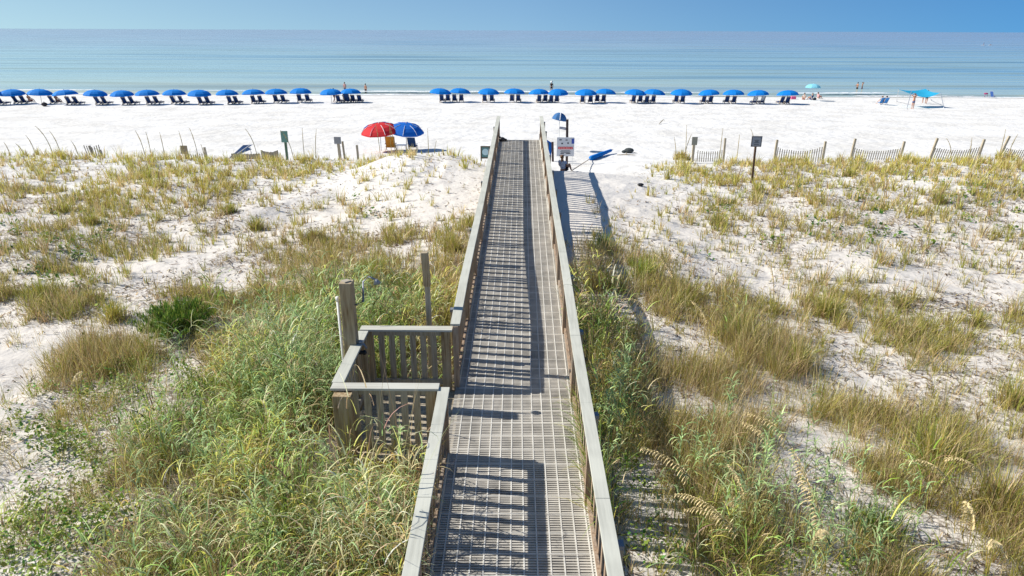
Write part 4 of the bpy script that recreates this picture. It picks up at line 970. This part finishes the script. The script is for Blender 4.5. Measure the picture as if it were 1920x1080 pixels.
def vary(c, n, a=.15, hue=.05):
    c = np.tile(np.array(c, float), (n, 1)) if np.ndim(c) == 1 else np.array(c, float)
    return np.clip(c * (1 + rng.normal(0, a, (n, 1))) * (1 + rng.normal(0, hue, (n, 3))), .01, .9)
OLIVE = np.array([.49, .42, .095]); OLG = np.array([.33, .355, .07]); STRAW = np.array([.76, .59, .31]); BROWN = np.array([.25, .165, .09])
GREEN = np.array([.32, .43, .07]); GLAUC = np.array([.47, .62, .30]); YEL = np.array([.80, .70, .15]); DGREEN = np.array([.07, .17, .025])
def clear(X, Y, pad=0.0):
    """true where plants may root: not under the deck, platform or posts"""
    a = np.abs(X) > 1.12 + pad
    b = ~((X < -.8) & (X > -2.62 - pad) & (Y > 8.1 - pad) & (Y < 10.25 + pad))
    return a & b
def scatter(n, xr, yr):
    """uniform over the wedge of ground in view plus a margin"""
    out = []
    while sum(map(len, out)) < n:
        Y = rng.uniform(yr[0], yr[1], n); X = rng.uniform(-1, 1, n) * (yr[1] * .82 + 2); k = np.abs(X) < .80 * Y + 2.0
        if xr: k &= (X > xr[0]) & (X < xr[1])
        out.append(np.stack([X[k], Y[k]], -1))
    return np.concatenate(out)[:n]
def pxof(X, Y, dz=0.0): return proj(X, Y, gz(X, Y) + dz)
def gauss(px, py, L):
    s = 0
    for (cx, cy, rx, ry, a) in L: s = s + a * np.exp(-((px - cx) / rx) ** 2 - ((py - cy) / ry) ** 2)
    return s
_px = [0, 100, 200, 300, 400, 470, 560, 650]; _py = [690, 625, 585, 500, 462, 405, 362, 322]
def path(px, py):
    return np.where(px < 660, np.exp(-((py - np.interp(px, _px, _py)) / (10 + .05 * (py - 280))) ** 2), 0)
# ---- dune tufts
def patchy(px, py): return np.clip(.30 + (fbm(px * .016 + 9, py * .024 + 5, 3) - .38) * 4.0, .12, 1.1)
def tufts(N, yr, thresh, hmul, maps, colf, nb, size, lean, wd, name=None, xr=None, stems=0, crisp=0, minmap=.02, power=1.6, shift=.2, floor=0):
    P_ = scatter(N, xr, yr); X, Y = P_[:, 0], P_[:, 1]; px, py = pxof(X, Y, shift); m = np.zeros(len(X))
    for M, f in maps: m = m + f * (mapval(M, np.clip(px, 0, 1919), py) if isinstance(M, np.ndarray) else M(px, py))
    cl = fbm(X * 1.1 + 40, Y * 1.1 + 7, 3); m = np.clip(m, 0, 1.3) ** power * np.maximum(floor, np.clip((cl - .30) * 3.2, 0, 1.5)) * (patchy(px, py) if stems else 1)
    m = m * (1 - .93 * path(px, py))
    k = (rng.random(len(X)) < m) & (m > minmap) & clear(X, Y, .05); X, Y, m, px, py = X[k], Y[k], m[k], px[k], py[k]
    parts = []; nt = len(X)
    S = rng.lognormal(0, .32, nt) * hmul; cnt = np.maximum(4, (nb * S ** 1.3 * rng.uniform(.5, 1.5, nt)).astype(int))
    idx = np.repeat(np.arange(nt), cnt); n = len(idx); r = np.abs(rng.normal(0, 1, n)) * size * S[idx]; th = rng.uniform(0, 2 * np.pi, n)
    bx = X[idx] + r * np.cos(th); by = Y[idx] + r * np.sin(th); ok = clear(bx, by); bx, by, idx, th = bx[ok], by[ok], idx[ok], th[ok]; n = len(idx)
    Bp = np.stack([bx, by, gz(bx, by) - .03], -1)
    h = S[idx] * rng.uniform(.35, 1.0, n) * .62; az = th + rng.normal(0, .6, n); ln = np.clip(rng.normal(lean, .35, n), .05, 2.2)
    col = colf(px, py, idx, nt, n)
    w_ = wd * (np.clip(by / 16, .6, 1.7)) * rng.uniform(.7, 1.3, n)
    if crisp: return blade_arrays(Bp, h, rng.uniform(0, 2 * np.pi, n), np.abs(rng.normal(.1, .15, n)), w_, col, tilt=np.abs(rng.normal(.1, .42, n)))
    if stems:
        # leaves set along upright stems: they leave at every height and curl over
        q = rng.random(n) < stems; up = np.where(q, rng.random(n) ** .8 * .75, 0.0); Bp[:, 2] += up * S[idx] * .62 * rng.uniform(.7, 1.1, n)
        h = np.where(q, rng.uniform(.16, .42, n) * np.minimum(1.3, S[idx] ** .5), h); ln = np.where(q, rng.uniform(1.3, 2.9, n), ln * .5); w_ = np.where(q, w_ * 1.45, w_ * .8)
        col = np.where(q[:, None], col * (1.0 + .35 * rng.random((n, 1))), col * .8)
        return blade_arrays(Bp, h, az, ln, w_, np.clip(col, .01, .85), K=5)
    return blade_arrays(Bp, h, az, ln, w_, col)
def col_dune(px, py, idx, nt, n):
    a = rng.random(nt)[:, None]; c = OLIVE * a + OLG * (1 - a); s = (rng.random(nt) < .22)[:, None]; c = np.where(s, STRAW * .75, c)
    cc = c[idx]; u = rng.random(n)[:, None]; cc = np.where(u < .20, STRAW, cc); cc = np.where((u > .90), BROWN, cc)
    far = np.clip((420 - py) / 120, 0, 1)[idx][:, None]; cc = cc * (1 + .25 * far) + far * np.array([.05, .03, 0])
    return vary(cc, n, .2)
def dense(px, py): return gauss(px, py, [(60, 540, 110, 70, 1), (620, 470, 200, 60, 1), (800, 470, 80, 60, .6), (200, 660, 120, 40, .8), (1780, 880, 130, 110, 1), (1880, 1000, 100, 90, 1), (1650, 1010, 110, 80, .8), (1540, 760, 90, 60, .6), (1400, 660, 90, 70, .7), (1200, 560, 90, 60, .8), (1130, 640, 60, 120, .6), (100, 380, 160, 50, .5), (380, 330, 250, 30, .4), (1700, 560, 260, 120, .35), (1500, 980, 120, 90, .7), (1320, 950, 120, 100, .6)])
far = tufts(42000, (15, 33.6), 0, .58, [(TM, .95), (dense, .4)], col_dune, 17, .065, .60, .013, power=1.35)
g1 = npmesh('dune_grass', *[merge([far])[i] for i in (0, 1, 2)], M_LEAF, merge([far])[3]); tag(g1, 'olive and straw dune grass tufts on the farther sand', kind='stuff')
nearp = tufts(20000, (3.4, 15.5), 0, .66, [(TM, 1.0), (dense, .6)], col_dune, 27, .09, .75, .012)
def brown_in(px, py): return gauss(px, py, [(1290, 700, 130, 110, 1.4), (1420, 650, 90, 60, .9), (1380, 770, 130, 90, 1.0), (1230, 830, 60, 60, .6), (1420, 900, 170, 90, .7), (1560, 1010, 140, 80, .7), (1700, 820, 110, 80, .5), (1850, 880, 90, 90, .5), (1300, 990, 80, 80, .4), (1540, 700, 110, 60, .5), (1130, 500, 60, 60, .7), (180, 640, 120, 40, .9), (600, 480, 120, 50, .5), (1620, 840, 60, 60, .8), (1800, 1000, 120, 90, .4), (380, 980, 90, 50, .7), (300, 720, 130, 40, .6), (270, 860, 100, 40, .6), (560, 1040, 110, 40, .6), (470, 850, 80, 40, .5), (230, 960, 60, 50, .8), (120, 900, 80, 40, .5), (330, 1040, 80, 40, .6)])
def col_straw(px, py, idx, nt, n):
    u = rng.random(n)[:, None]; c = np.where(u < .52, STRAW, np.where(u < .72, BROWN * 1.2, np.where(u < .86, OLIVE, OLG * .8))); return vary(c, n, .25)
straw = tufts(12000, (3.4, 18), 0, .95, [(brown_in, 1.0)], col_straw, 24, .16, .45, .009, power=1.2, shift=.35, crisp=1)
def col_mat(px, py, idx, nt, n):
    u = rng.random(n)[:, None]; return vary(np.where(u < .5, BROWN * .7, np.where(u < .8, BROWN * 1.3, STRAW * .7)), n, .3)
under = tufts(12000, (3.4, 20), 0, .42, [(brown_in, .8), (GM, .35), (dense, .6)], col_mat, 22, .18, 1.5, .010, power=1.0, shift=.1, floor=.3, crisp=0)
v = merge([nearp, straw, under]); g2 = npmesh('near_dune_grass', v[0], v[1], v[2], M_LEAF, v[3]); tag(g2, 'olive grass and dry straw thickets on the nearer dunes', kind='stuff')
# ---- lush green grass by the platform and along the rail
def col_lush(px, py, idx, nt, n):
    gl = np.clip(gauss(px, py, [(640, 960, 220, 140, 1), (560, 700, 110, 90, .5), (300, 930, 120, 60, .5), (1420, 860, 120, 70, .9), (1540, 880, 80, 60, .8), (780, 740, 80, 80, .6)]), 0, 1)
    yl = np.clip(gauss(px, py, [(420, 850, 110, 50, .9), (620, 860, 130, 40, .7), (330, 880, 90, 40, .5)]), 0, 1)
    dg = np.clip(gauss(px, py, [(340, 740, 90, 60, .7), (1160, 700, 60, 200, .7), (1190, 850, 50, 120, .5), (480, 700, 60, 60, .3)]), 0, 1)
    a = rng.random(nt); pn = fbm(px * .011 + 3, py * .016 + 8, 3); pn2 = fbm(px * .014 + 50, py * .02 + 20, 3)
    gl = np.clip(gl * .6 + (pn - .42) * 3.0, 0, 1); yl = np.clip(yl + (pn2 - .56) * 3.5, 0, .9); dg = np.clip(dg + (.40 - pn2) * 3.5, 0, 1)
    c = GREEN * (1 - gl[:, None]) + GLAUC * gl[:, None]
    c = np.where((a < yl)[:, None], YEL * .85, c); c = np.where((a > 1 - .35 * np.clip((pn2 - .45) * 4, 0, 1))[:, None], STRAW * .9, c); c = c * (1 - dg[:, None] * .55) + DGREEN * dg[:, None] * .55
    c = c * rng.uniform(.45, 1.4, (nt, 1)); cc = c[idx]; u = rng.random(n)[:, None]; cc = np.where(u < .17, STRAW, cc); cc = np.where(u > .93, YEL, cc); cc = np.where((u > .17) & (u < .25), BROWN, cc)
    return vary(cc, n, .3, .08)
lush = tufts(19000, (3.3, 15.5), 0, 1.15, [(GM, 1.0)], col_lush, 17, .12, 1.0, .018, power=1.3, shift=.45, floor=.25, stems=.6)
tall = tufts(9000, (3.3, 13.5), 0, 1.9, [(lambda px, py: gauss(px, py, [(640, 960, 190, 100, .8), (560, 860, 80, 60, .5), (560, 680, 110, 90, .5), (1135, 720, 40, 120, .5), (300, 1060, 150, 60, .2)]), 1.0)], col_lush, 19, .14, .9, .018, power=1.1, shift=.8, floor=.3, stems=.75)
mat_ = tufts(9000, (3.3, 13), 0, .55, [(GM, .9)], col_lush, 15, .16, 1.6, .016, power=1.0, shift=.2, floor=.15, stems=.3)
v = merge([lush, tall, mat_]); g3 = npmesh('lush_grass', v[0], v[1], v[2], M_LEAF, v[3]); tag(g3, 'tall lush green grass crowding the platform and the railings', kind='stuff')
print('blades', len(far[2]), len(nearp[2]), len(straw[2]), len(lush[2]))
# leafy upright stalks standing above the lush grass
def stalks(N):
    P_ = scatter(N, (-9, 9), (3.6, 13)); X, Y = P_[:, 0], P_[:, 1]; px, py = pxof(X, Y, .6); m = np.clip(gauss(px, py, [(600, 700, 140, 110, 1), (520, 880, 200, 130, .7), (700, 980, 120, 80, .6), (1440, 890, 150, 100, 1), (1580, 960, 90, 80, .8), (1150, 720, 40, 120, .6)]), 0, 1)
    k = (rng.random(len(X)) < m) & clear(X, Y, .05); X, Y = X[k], Y[k]; nt = len(X); H = rng.uniform(.8, 1.25, nt); az0 = rng.uniform(0, 2 * np.pi, nt); tl = np.abs(rng.normal(.05, .12, nt))
    B = np.stack([X, Y, gz(X, Y) - .03], -1); c = (GLAUC * .8 + GREEN * .2)[None] * rng.uniform(.7, 1.2, (nt, 1))
    A = blade_arrays(B, H, az0, np.full(nt, .1), np.full(nt, .012), c, tilt=tl)
    per = 22; idx = np.repeat(np.arange(nt), per); n = len(idx); f = rng.uniform(.25, 1.0, n); hh = H[idx] * f
    B2 = B[idx] + np.stack([np.cos(az0[idx]) * np.sin(tl[idx]) * hh, np.sin(az0[idx]) * np.sin(tl[idx]) * hh, np.cos(tl[idx]) * hh], -1)
    A2 = blade_arrays(B2, rng.uniform(.10, .26, n), rng.uniform(0, 6.28, n), rng.uniform(1.4, 3.0, n), rng.uniform(.012, .022, n), vary(c[idx], n, .22), K=5)
    return merge([A, A2])
v = stalks(1900); g6 = npmesh('leafy_stalks', v[0], v[1], v[2], M_LEAF, v[3]); tag(g6, 'grey green leafy stalks standing above the lush grass', kind='stuff')
# ---- broad small leaves: low weeds and creeping vines
def leaves(N, fn, yr, hr, sz, cols, per=14, spread=.16, xr=None):
    P_ = scatter(N, xr, yr); X, Y = P_[:, 0], P_[:, 1]; px, py = pxof(X, Y, .1); m = np.clip(fn(px, py), 0, 1) * np.clip((fbm(X * 1.6, Y * 1.6 + 30, 3) - .3) * 3.5, 0, 1)
    k = (rng.random(len(X)) < m) & clear(X, Y, .1); X, Y = X[k], Y[k]; nt = len(X)
    idx = np.repeat(np.arange(nt), per); n = len(idx); bx = X[idx] + rng.normal(0, spread, n); by = Y[idx] + rng.normal(0, spread, n)
    ok = clear(bx, by); bx, by, idx = bx[ok], by[ok], idx[ok]; n = len(idx)
    bz = gz(bx, by) + rng.uniform(hr[0], hr[1], n); s = sz * rng.lognormal(0, .3, n); a = rng.uniform(0, 2 * np.pi, n); tl = rng.normal(0, .5, n); t2 = rng.normal(0, .5, n)
    d = np.stack([np.cos(a), np.sin(a), tl], -1) * s[:, None]; e = np.stack([-np.sin(a), np.cos(a), t2], -1) * s[:, None] * .38; c0 = np.stack([bx, by, bz], -1)
    Vv = np.stack([c0 - d * .5, c0 + e, c0 + d * .5, c0 - e], 1).reshape(-1, 3); Qd = np.arange(n * 4).reshape(-1, 4)
    c = np.array(cols)[rng.integers(0, len(cols), n)]; return Vv, Qd, np.zeros((0, 3), int), np.repeat(vary(c, n, .25), 4, 0)
wf = lambda px, py: gauss(px, py, [(90, 980, 160, 130, .8), (280, 720, 150, 60, .6), (130, 820, 120, 60, .6), (330, 1010, 120, 90, .8), (80, 1060, 120, 40, .9), (380, 740, 60, 70, .7), (230, 1050, 100, 60, .8), (1200, 960, 60, 100, .5), (1480, 1040, 140, 60, .45), (1300, 1040, 80, 40, .4), (1400, 900, 80, 60, .3), (1160, 740, 40, 90, .8)])
w1 = leaves(3600, wf, (3.4, 13), (.02, .28), .040, [GREEN, GREEN * .8, DGREEN * 1.5, GREEN * .6, OLG], 46, .10)
w2 = leaves(5200, lambda px, py: gauss(px, py, [(150, 450, 70, 45, .6), (110, 500, 60, 40, .4), (1610, 400, 110, 60, .35), (1790, 410, 60, 50, .35), (1850, 380, 60, 60, .3), (690, 390, 20, 20, .8), (1360, 390, 30, 20, .6), (60, 480, 60, 30, .4)]), (12, 30), (.02, .16), .09, [DGREEN * 1.1, GREEN * .8, DGREEN], 12)
v = merge([w1, w2]); g4 = npmesh('low_weeds', v[0], v[1], v[2], M_LEAF, v[3]); tag(g4, 'low broad leaved green weeds and vines creeping over the sand', kind='stuff')
# ---- dead litter: fallen stems and scraps on the sand
def litter(N, yr):
    P_ = scatter(N, None, yr); X, Y = P_[:, 0], P_[:, 1]; px, py = pxof(X, Y, 0); m = mapval(TM, np.clip(px, 0, 1919), py) * .9 + .3 * mapval(GM, np.clip(px, 0, 1919), py)
    m = m * np.clip((fbm(X * .8 + 3, Y * .8, 4) - .30) * 3, 0, 1); k = (rng.random(len(X)) < m) & clear(X, Y); X, Y = X[k], Y[k]; n = len(X)
    a = rng.uniform(0, np.pi, n); L_ = np.minimum(rng.lognormal(-3.1, .6, n), .10); w_ = rng.uniform(.004, .011, n) * np.clip(Y / 12, .7, 1.8); d = np.stack([np.cos(a), np.sin(a), rng.normal(0, .12, n)], -1) * L_[:, None]
    e = np.stack([-np.sin(a), np.cos(a), np.zeros(n)], -1) * w_[:, None]; c0 = np.stack([X, Y, gz(X, Y) + rng.uniform(.008, .03, n)], -1)
    Vv = np.stack([c0 - d - e, c0 + d - e, c0 + d * 1.0 + e, c0 - d + e], 1).reshape(-1, 3)
    c = np.array([BROWN * .6, BROWN, STRAW * .7, np.array([.2, .17, .15])])[rng.integers(0, 4, n)]; return Vv, np.arange(n * 4).reshape(-1, 4), np.zeros((0, 3), int), np.repeat(vary(c, n, .25), 4, 0)
v = merge([litter(70000, (3.4, 16)), litter(100000, (14, 33))]); g5 = npmesh('dead_litter', v[0], v[1], v[2], M_LEAF, v[3]); tag(g5, 'dead stems and leaf scraps strewn on the sand', kind='stuff')

# ---- individual plants
def part_mesh(name, arr, parent, loc, m=M_LEAF):
    o = npmesh(name, arr[0], arr[1], arr[2], m, arr[3]); o.parent = parent; return o
def clump_arrays(n, rad, h, lean, wd, cols, p=None, sh=0.5):
    th = rng.uniform(0, 2 * np.pi, n); r = np.minimum(np.abs(rng.normal(0, rad * .42, n)), rad); B = np.stack([r * np.cos(th), r * np.sin(th), np.zeros(n) - .04], -1)
    hh = h * rng.uniform(.45, 1, n) * np.exp(-(r / (rad * 1.8)) ** 2); c = np.array(cols)[rng.integers(0, len(cols), n)]
    return blade_arrays(B, hh, th + rng.normal(0, .9, n), np.clip(rng.normal(lean, .5, n), .05, 2.4), wd * 1.25 * rng.uniform(.7, 1.3, n), vary(c, n, .22), K=4)
def grass_clump(px, py, rad, h, label, cols, lean=.7, n=None, group='large dune grass clumps'):
    b = at(px, py); t = thing('grass_clump', label, 'grass clump', b, 0, group); n = n or int(620 * rad * (h + .3))
    part_mesh('blades', clump_arrays(n, rad, h, lean, .0095 * max(1, b.y / 14), cols), t, b)
    dn = clump_arrays(max(260, int(n * .45)), rad * .95, h * .5, 1.1, .010 * max(1, b.y / 14), [BROWN, STRAW * .8, BROWN * .7]); part_mesh('dead_skirt', dn, t, b)
    return t
OL = [OLIVE, OLG, OLG, STRAW]; GR = [GREEN, OLG, GREEN * .85, YEL * .8]
for a_ in [(1278, 300, .55, .75, 'bushy straw coloured grass clump alone at the left end of the right fence', [OLIVE * 1.2, STRAW, OLIVE]),
           (1385, 640, .45, .8, 'tall dark green and brown grass clump right of the boardwalk on bare sand', [OLG, GREEN * .8, OLIVE]),
           (1545, 590, .55, .7, 'round olive clump with dark base on the right dune', OL), (1495, 690, .35, .85, 'narrow upright clump below the round olive clump', OL),
           (1745, 860, .85, .8, 'widest grass clump, broad olive mound at the lower right', [OLG, OLIVE, OLG, STRAW]), (1290, 560, .5, .6, 'olive clump with yellow seed heads right of the rail', OL),
           (1205, 520, .5, .75, 'green clump just right of the railing shadow', GR), (1130, 470, .4, .7, 'dark green clump growing in the railing shadow', [OLG, DGREEN * 1.5]),
           (1645, 780, .35, .6, 'small reddish brown clump left of the widest mound', [BROWN * 1.4, STRAW, OLIVE]), (1830, 610, .3, .55, 'small olive clump high at the right dune edge', OL),
           (1760, 380, .4, .6, 'bushy tan clump on the far right slope', OL), (1345, 420, .3, .55, 'thin clump at the left rim of the right slope', OL),
           (1690, 575, .28, .5, 'thin upright clump in the middle of the right dune', OL), (1590, 330, .4, .5, 'thick clump below the second slat panel', OL),
           (480, 430, .4, .6, 'olive clump beside the sand track, left dune', OL), (590, 450, .5, .6, 'brown olive clump right of the sand track', [BROWN * 1.3, OLIVE, OLG]),
           (175, 420, .35, .55, 'small clump left of the creeping vine patch', OL), (430, 400, .35, .6, 'upright clump on the crest of the left dune track', OL),
           (80, 560, .6, .7, 'dense olive clump at the left picture edge', [OLG, OLIVE]), (215, 600, .45, .75, 'yellow green clump at the left side of the sand track', [OLIVE * 1.1, YEL * .7, OLG]),
           (190, 690, .75, .55, 'low brown dead looking clump left of the green bush', [BROWN * 1.2, STRAW * .8, OLIVE]), (560, 600, .6, .85, 'large arching clump behind the shower post', GR),
           (760, 560, .6, .85, 'dark green arching clump behind the far platform rail', [GREEN * .8, OLG, DGREEN * 1.6]), (700, 520, .5, .75, 'olive clump between the shower post and lone post', [OLG, OLIVE, GREEN]),
           (850, 470, .45, .7, 'olive clump pressed against the left railing', OL), (880, 420, .3, .5, 'small olive clump at the left railing, higher up', OL),
           (1900, 760, .4, .7, 'tall thin clump at the right picture edge', OL), (1870, 960, .9, .85, 'large tangled olive clump in the lower right corner', [OLIVE, OLG, STRAW, BROWN * 1.3]),
           (1640, 1000, .5, .6, 'dark green clump left of the lower right tangle', [DGREEN * 1.4, GREEN * .7, OLG])]:
    grass_clump(*a_)
for (X_, Y_, h_, lab) in [(1.17, 7.3, 1.0, 'green leafy grass poking through the right railing, nearest the bottom'), (1.15, 8.3, 1.05, 'green leafy grass poking through the right railing at its middle'), (1.15, 9.3, .9, 'green leafy grass poking through the right railing, farthest up')]:
    b = Vector((X_, Y_, float(gz(X_, Y_)))); t = thing('grass_clump', lab, 'grass clump', b, 0, 'grass growing through the right railing'); n = 230
    B = np.stack([rng.normal(0, .04, n), rng.uniform(-.5, .5, n), np.zeros(n)], -1); az = math.pi + rng.normal(0, .9, n)
    part_mesh('blades', blade_arrays(B, h_ * rng.uniform(.5, 1, n), az, np.clip(rng.normal(.6, .4, n), .05, 1.8), np.full(n, .013), vary(np.array([GREEN, YEL * .8, GREEN * 1.2, GLAUC])[rng.integers(0, 4, n)], n, .2)), t, b)
def bush(px, py, rad, h, label, n=2600):
    b = at(px, py); t = thing('green_bush', label, 'bush', b, 0)
    m = MB()
    for k in range(16):
        a = k * 2.4; r_ = rad * random.uniform(.4, .9); m.tube([(0, 0, -.05), (math.cos(a) * r_ * .5, math.sin(a) * r_ * .5, h * .35), (math.cos(a) * r_, math.sin(a) * r_, h * random.uniform(.5, .8))], [.014, .009, .004], 5)
    m.build('stems', M_SIGNB, t)
    # feathery upright sprigs
    k = 95; a = rng.uniform(0, 2 * np.pi, k); r_ = rad * np.sqrt(rng.random(k)); z0 = h * (1 - .55 * (r_ / rad) ** 2) * rng.uniform(.65, 1.05, k); parts = []
    per = n // k; idx = np.repeat(np.arange(k), per); m_ = len(idx); f = rng.random(m_)
    B = np.stack([(r_ * np.cos(a))[idx] * (.5 + .5 * f) + rng.normal(0, .03, m_), (r_ * np.sin(a))[idx] * (.5 + .5 * f) + rng.normal(0, .03, m_), z0[idx] * (.25 + .7 * f)], -1)
    c = np.where((rng.random(m_) < .5)[:, None], GREEN * .62, DGREEN * 1.1); c = np.where((rng.random(m_) < .12)[:, None], GREEN * 1.25, c)
    part_mesh('foliage', blade_arrays(B, rng.uniform(.07, .15, m_), rng.uniform(0, 6.28, m_), np.abs(rng.normal(.5, .4, m_)), np.full(m_, .014), vary(c, m_, .25), K=2), t, b); return t
bush(335, 622, .95, .75, 'rounded dark green rosemary-like bush beside the left sand track', 7500)
# sea oats
def sea_oats(px, py, h, az, lean, label, group=None, golden=1.0, headlen=.36, sc=1.0, nst=1, name='sea_oats', b=None, detail=1):
    b = b or at(px, py); t = thing(name, label, 'sea oats', b, 0, group); K = 9
    ST = MB(); pts = [Vector((0, 0, -.05))]
    for k in range(K):
        a = lean * .2 + lean * ((k + .5) / K) ** 1.8 * 1.35; pts.append(pts[-1] + Vector((math.cos(az) * math.sin(a), math.sin(az) * math.sin(a), math.cos(a))) * h / K)
    dw = .0045 * max(1, b.y / 10); ST.tube(pts, [dw] * (K - 2) + [dw * .7, dw * .5, dw * .4], 5)
    ST.build('stem', mat('oat_stem', (.34, .27, .10), .7, .2), t)
    # flat drooping spikelets, a comb on both sides of the upper stem
    n0 = int(K * (1 - headlen / h * 1.0)); tot = 8 * detail + 9; Vs = []; Qs = []; Cs = []
    for k in range(tot):
        f = (k + .5) / tot; s = n0 + (K - n0) * f; i = min(int(s), K - 1); p = pts[i].lerp(pts[i + 1], s - i); d = (pts[i + 1] - pts[i]).normalized()
        for sd in (-1, 1):
            side = Vector((-math.sin(az), math.cos(az), 0)) * sd; L_ = (.13 * (1 - .68 * f) + .02) * sc * random.uniform(.8, 1.15)
            sgn = 1 if math.sin(az * 3 + 1) > 0 else -1
            nq = 4 if detail else 2; p0 = p; wv0 = .0068 * sc * max(1, b.y / 12); hl = L_ / nq
            for q in range(nq):
                g_ = (q + .3) / nq; dr = (side * (.55 - .4 * g_) + Vector((-math.sin(az), math.cos(az), 0)) * sgn * .35 + d * .25 + Vector((0, 0, .25 - 1.3 * g_))).normalized()
                p1 = p0 + dr * hl; wv = dr.cross(Vector((random.gauss(0, .4), random.gauss(0, .4), 1))).normalized() * wv0 * (1 if q in (1, 2) else .65)
                o_ = len(Vs); Vs += [p0 - wv, p0 + wv, p1 + wv * .8, p1 - wv * .8]; Qs.append((o_, o_ + 1, o_ + 2, o_ + 3))
                cc = np.array([.92, .74, .40]) * golden * random.uniform(.7, 1.15); Cs += [cc] * 4; p0 = p1
    part_mesh('seed_head', (np.array([tuple(v_) for v_ in Vs]), np.array(Qs), np.zeros((0, 3), int), np.array(Cs)), t, b)
    nb_ = 9; lv = blade_arrays(np.array([[0, 0, -.03]] * nb_) + rng.normal(0, .02, (nb_, 3)) * [1, 1, 0], np.full(nb_, h * .55) * rng.uniform(.6, 1.1, nb_), rng.uniform(0, 6.28, nb_), rng.uniform(.4, 1.3, nb_), np.full(nb_, .009), vary(OLIVE, nb_, .2))
    part_mesh('leaves', lv, t, b); return t
def oats_to(hx, hy, bx, by, label, **kw):
    """root pixel (bx,by); head tip near pixel (hx,hy)"""
    b = at(bx, by); H = kw.pop('H', 1.35); tip = None
    # tip at the height where the view ray passes nearest above the root
    best = None
    for Yt in np.linspace(b.y - 1.3, b.y + 1.3, 27):
        q = atY(hx, hy, Yt); d = (q - b)
        if .4 < d.z < 1.6:
            e = abs(d.length - H * .9) + .25 * abs(Yt - b.y)
            if best is None or e < best[0]: best = (e, q)
    q = best[1] if best else b + Vector((0, 0, 1)); d = q - b; az = math.atan2(d.y, d.x); hr = math.hypot(d.x, d.y); lean = math.atan2(hr, d.z) * 1.55
    return sea_oats(0, 0, d.length * 1.06, az, lean, label, b=b, **kw)
GO = 'sea oats with golden drooping heads in the right foreground'
for a_ in [(1200, 822, 1340, 1010, 'long golden seed head leaning furthest left beside the railing'), (1262, 905, 1400, 1075, 'golden seed head low behind the furthest left leaning one'),
           (1395, 758, 1500, 900, 'golden seed head above the middle of the straw thicket'), (1372, 870, 1400, 1000, 'short upright golden head between the rail and centre clumps'),
           (1490, 838, 1530, 1060, 'tall upright golden head, left of the tallest pair'), (1502, 870, 1545, 1078, 'tall dense golden head, right of the tallest pair'),
           (1545, 985, 1510, 1078, 'golden head bending right near the bottom edge'), (1700, 850, 1790, 960, 'golden head lying across the widest mound, left one'),
           (1775, 848, 1850, 950, 'golden head lying across the widest mound, right one'), (1818, 935, 1810, 1050, 'pale upright head right of the widest mound'),
           (1858, 1010, 1850, 1078, 'pale head in the lower right corner'), (1165, 552, 1225, 620, 'yellow arching head just right of the railing'), (1300, 560, 1330, 650, 'upright yellow head beside the tall dark clump'),
           (1230, 470, 1270, 560, 'yellow head over the green clump by the railing shadow'), (1440, 480, 1450, 570, 'thin pale head on open sand of the right dune'), (1270, 930, 1420, 1078, 'lowest golden head between the long leaning ones'),
           (1395, 780, 1480, 930, 'second golden head right above the straw thicket')]:
    oats_to(*a_, group=GO, sc=1.05, headlen=.62)
GL = 'sea oats with yellow green heads on the left side'
for a_ in [(510, 525, 600, 610, 'yellow green arching head left of the shower post'), (460, 600, 560, 700, 'yellow head arching left below the bush level'), (560, 520, 590, 640, 'upright yellow head left of the shower post'),
           (530, 575, 545, 680, 'short yellow upright head in the tall green grass'), (860, 520, 840, 610, 'yellow head leaning on the left railing'), (150, 690, 152, 760, 'single yellow spike on grey litter at the left'),
           (700, 555, 760, 640, 'arching yellow head behind the platform'), (385, 560, 440, 620, 'pale arching head right of the green bush')]:
    oats_to(*a_, group=GL, golden=.95, sc=.9, H=1.1)
GF2 = 'thin sea oats rising in front of the far white beach'
FAR_OATS = [(5, 265, 14, 300), (60, 235, 95, 300), (88, 243, 110, 302), (45, 252, 62, 300), (130, 262, 142, 303), (250, 243, 268, 300), (272, 245, 280, 300), (298, 246, 305, 300), (333, 243, 343, 300), (352, 238, 368, 298), (375, 268, 380, 299),
                         (455, 240, 480, 292), (520, 243, 548, 292), (567, 238, 568, 292), (595, 240, 590, 290), (28, 270, 40, 302), (700, 222, 712, 286), (728, 213, 733, 286), (726, 228, 741, 286), (801, 226, 803, 284), (820, 262, 812, 287), (845, 290, 870, 300),
                         (1356, 238, 1352, 296), (1387, 250, 1385, 298), (1403, 240, 1420, 300), (1822, 256, 1823, 300), (1886, 240, 1880, 300), (1912, 250, 1895, 300), (1770, 258, 1790, 302), (1288, 205, 1287, 296), (1262, 255, 1270, 300), (1300, 250, 1285, 300)]
FAR_OATS.sort(key=lambda a: a[2]); side_ = lambda x: 'left' if x < 600 else ('middle' if x < 900 else 'right'); cnt_ = {'left': 0, 'middle': 0, 'right': 0}
for (hx, hy, bx, by) in FAR_OATS:
    b = atYg(bx, 33.6); q = atY(hx, hy, 33.6); d = q - b; hh = max(.7, min(1.9, d.length))
    near_ = side_(bx); o_ = (ORD + ['last'])[cnt_[near_]]; cnt_[near_] += 1
    sea_oats(0, 0, hh, 0 if d.x > 0 else math.pi, min(1.0, abs(d.x) / max(.3, d.z)) * 1.1, 'thin sea oats stalk, %s from the left among those before the %s beach' % (o_, near_), group=GF2, golden=.62, headlen=.45, sc=.7, b=b, detail=0)
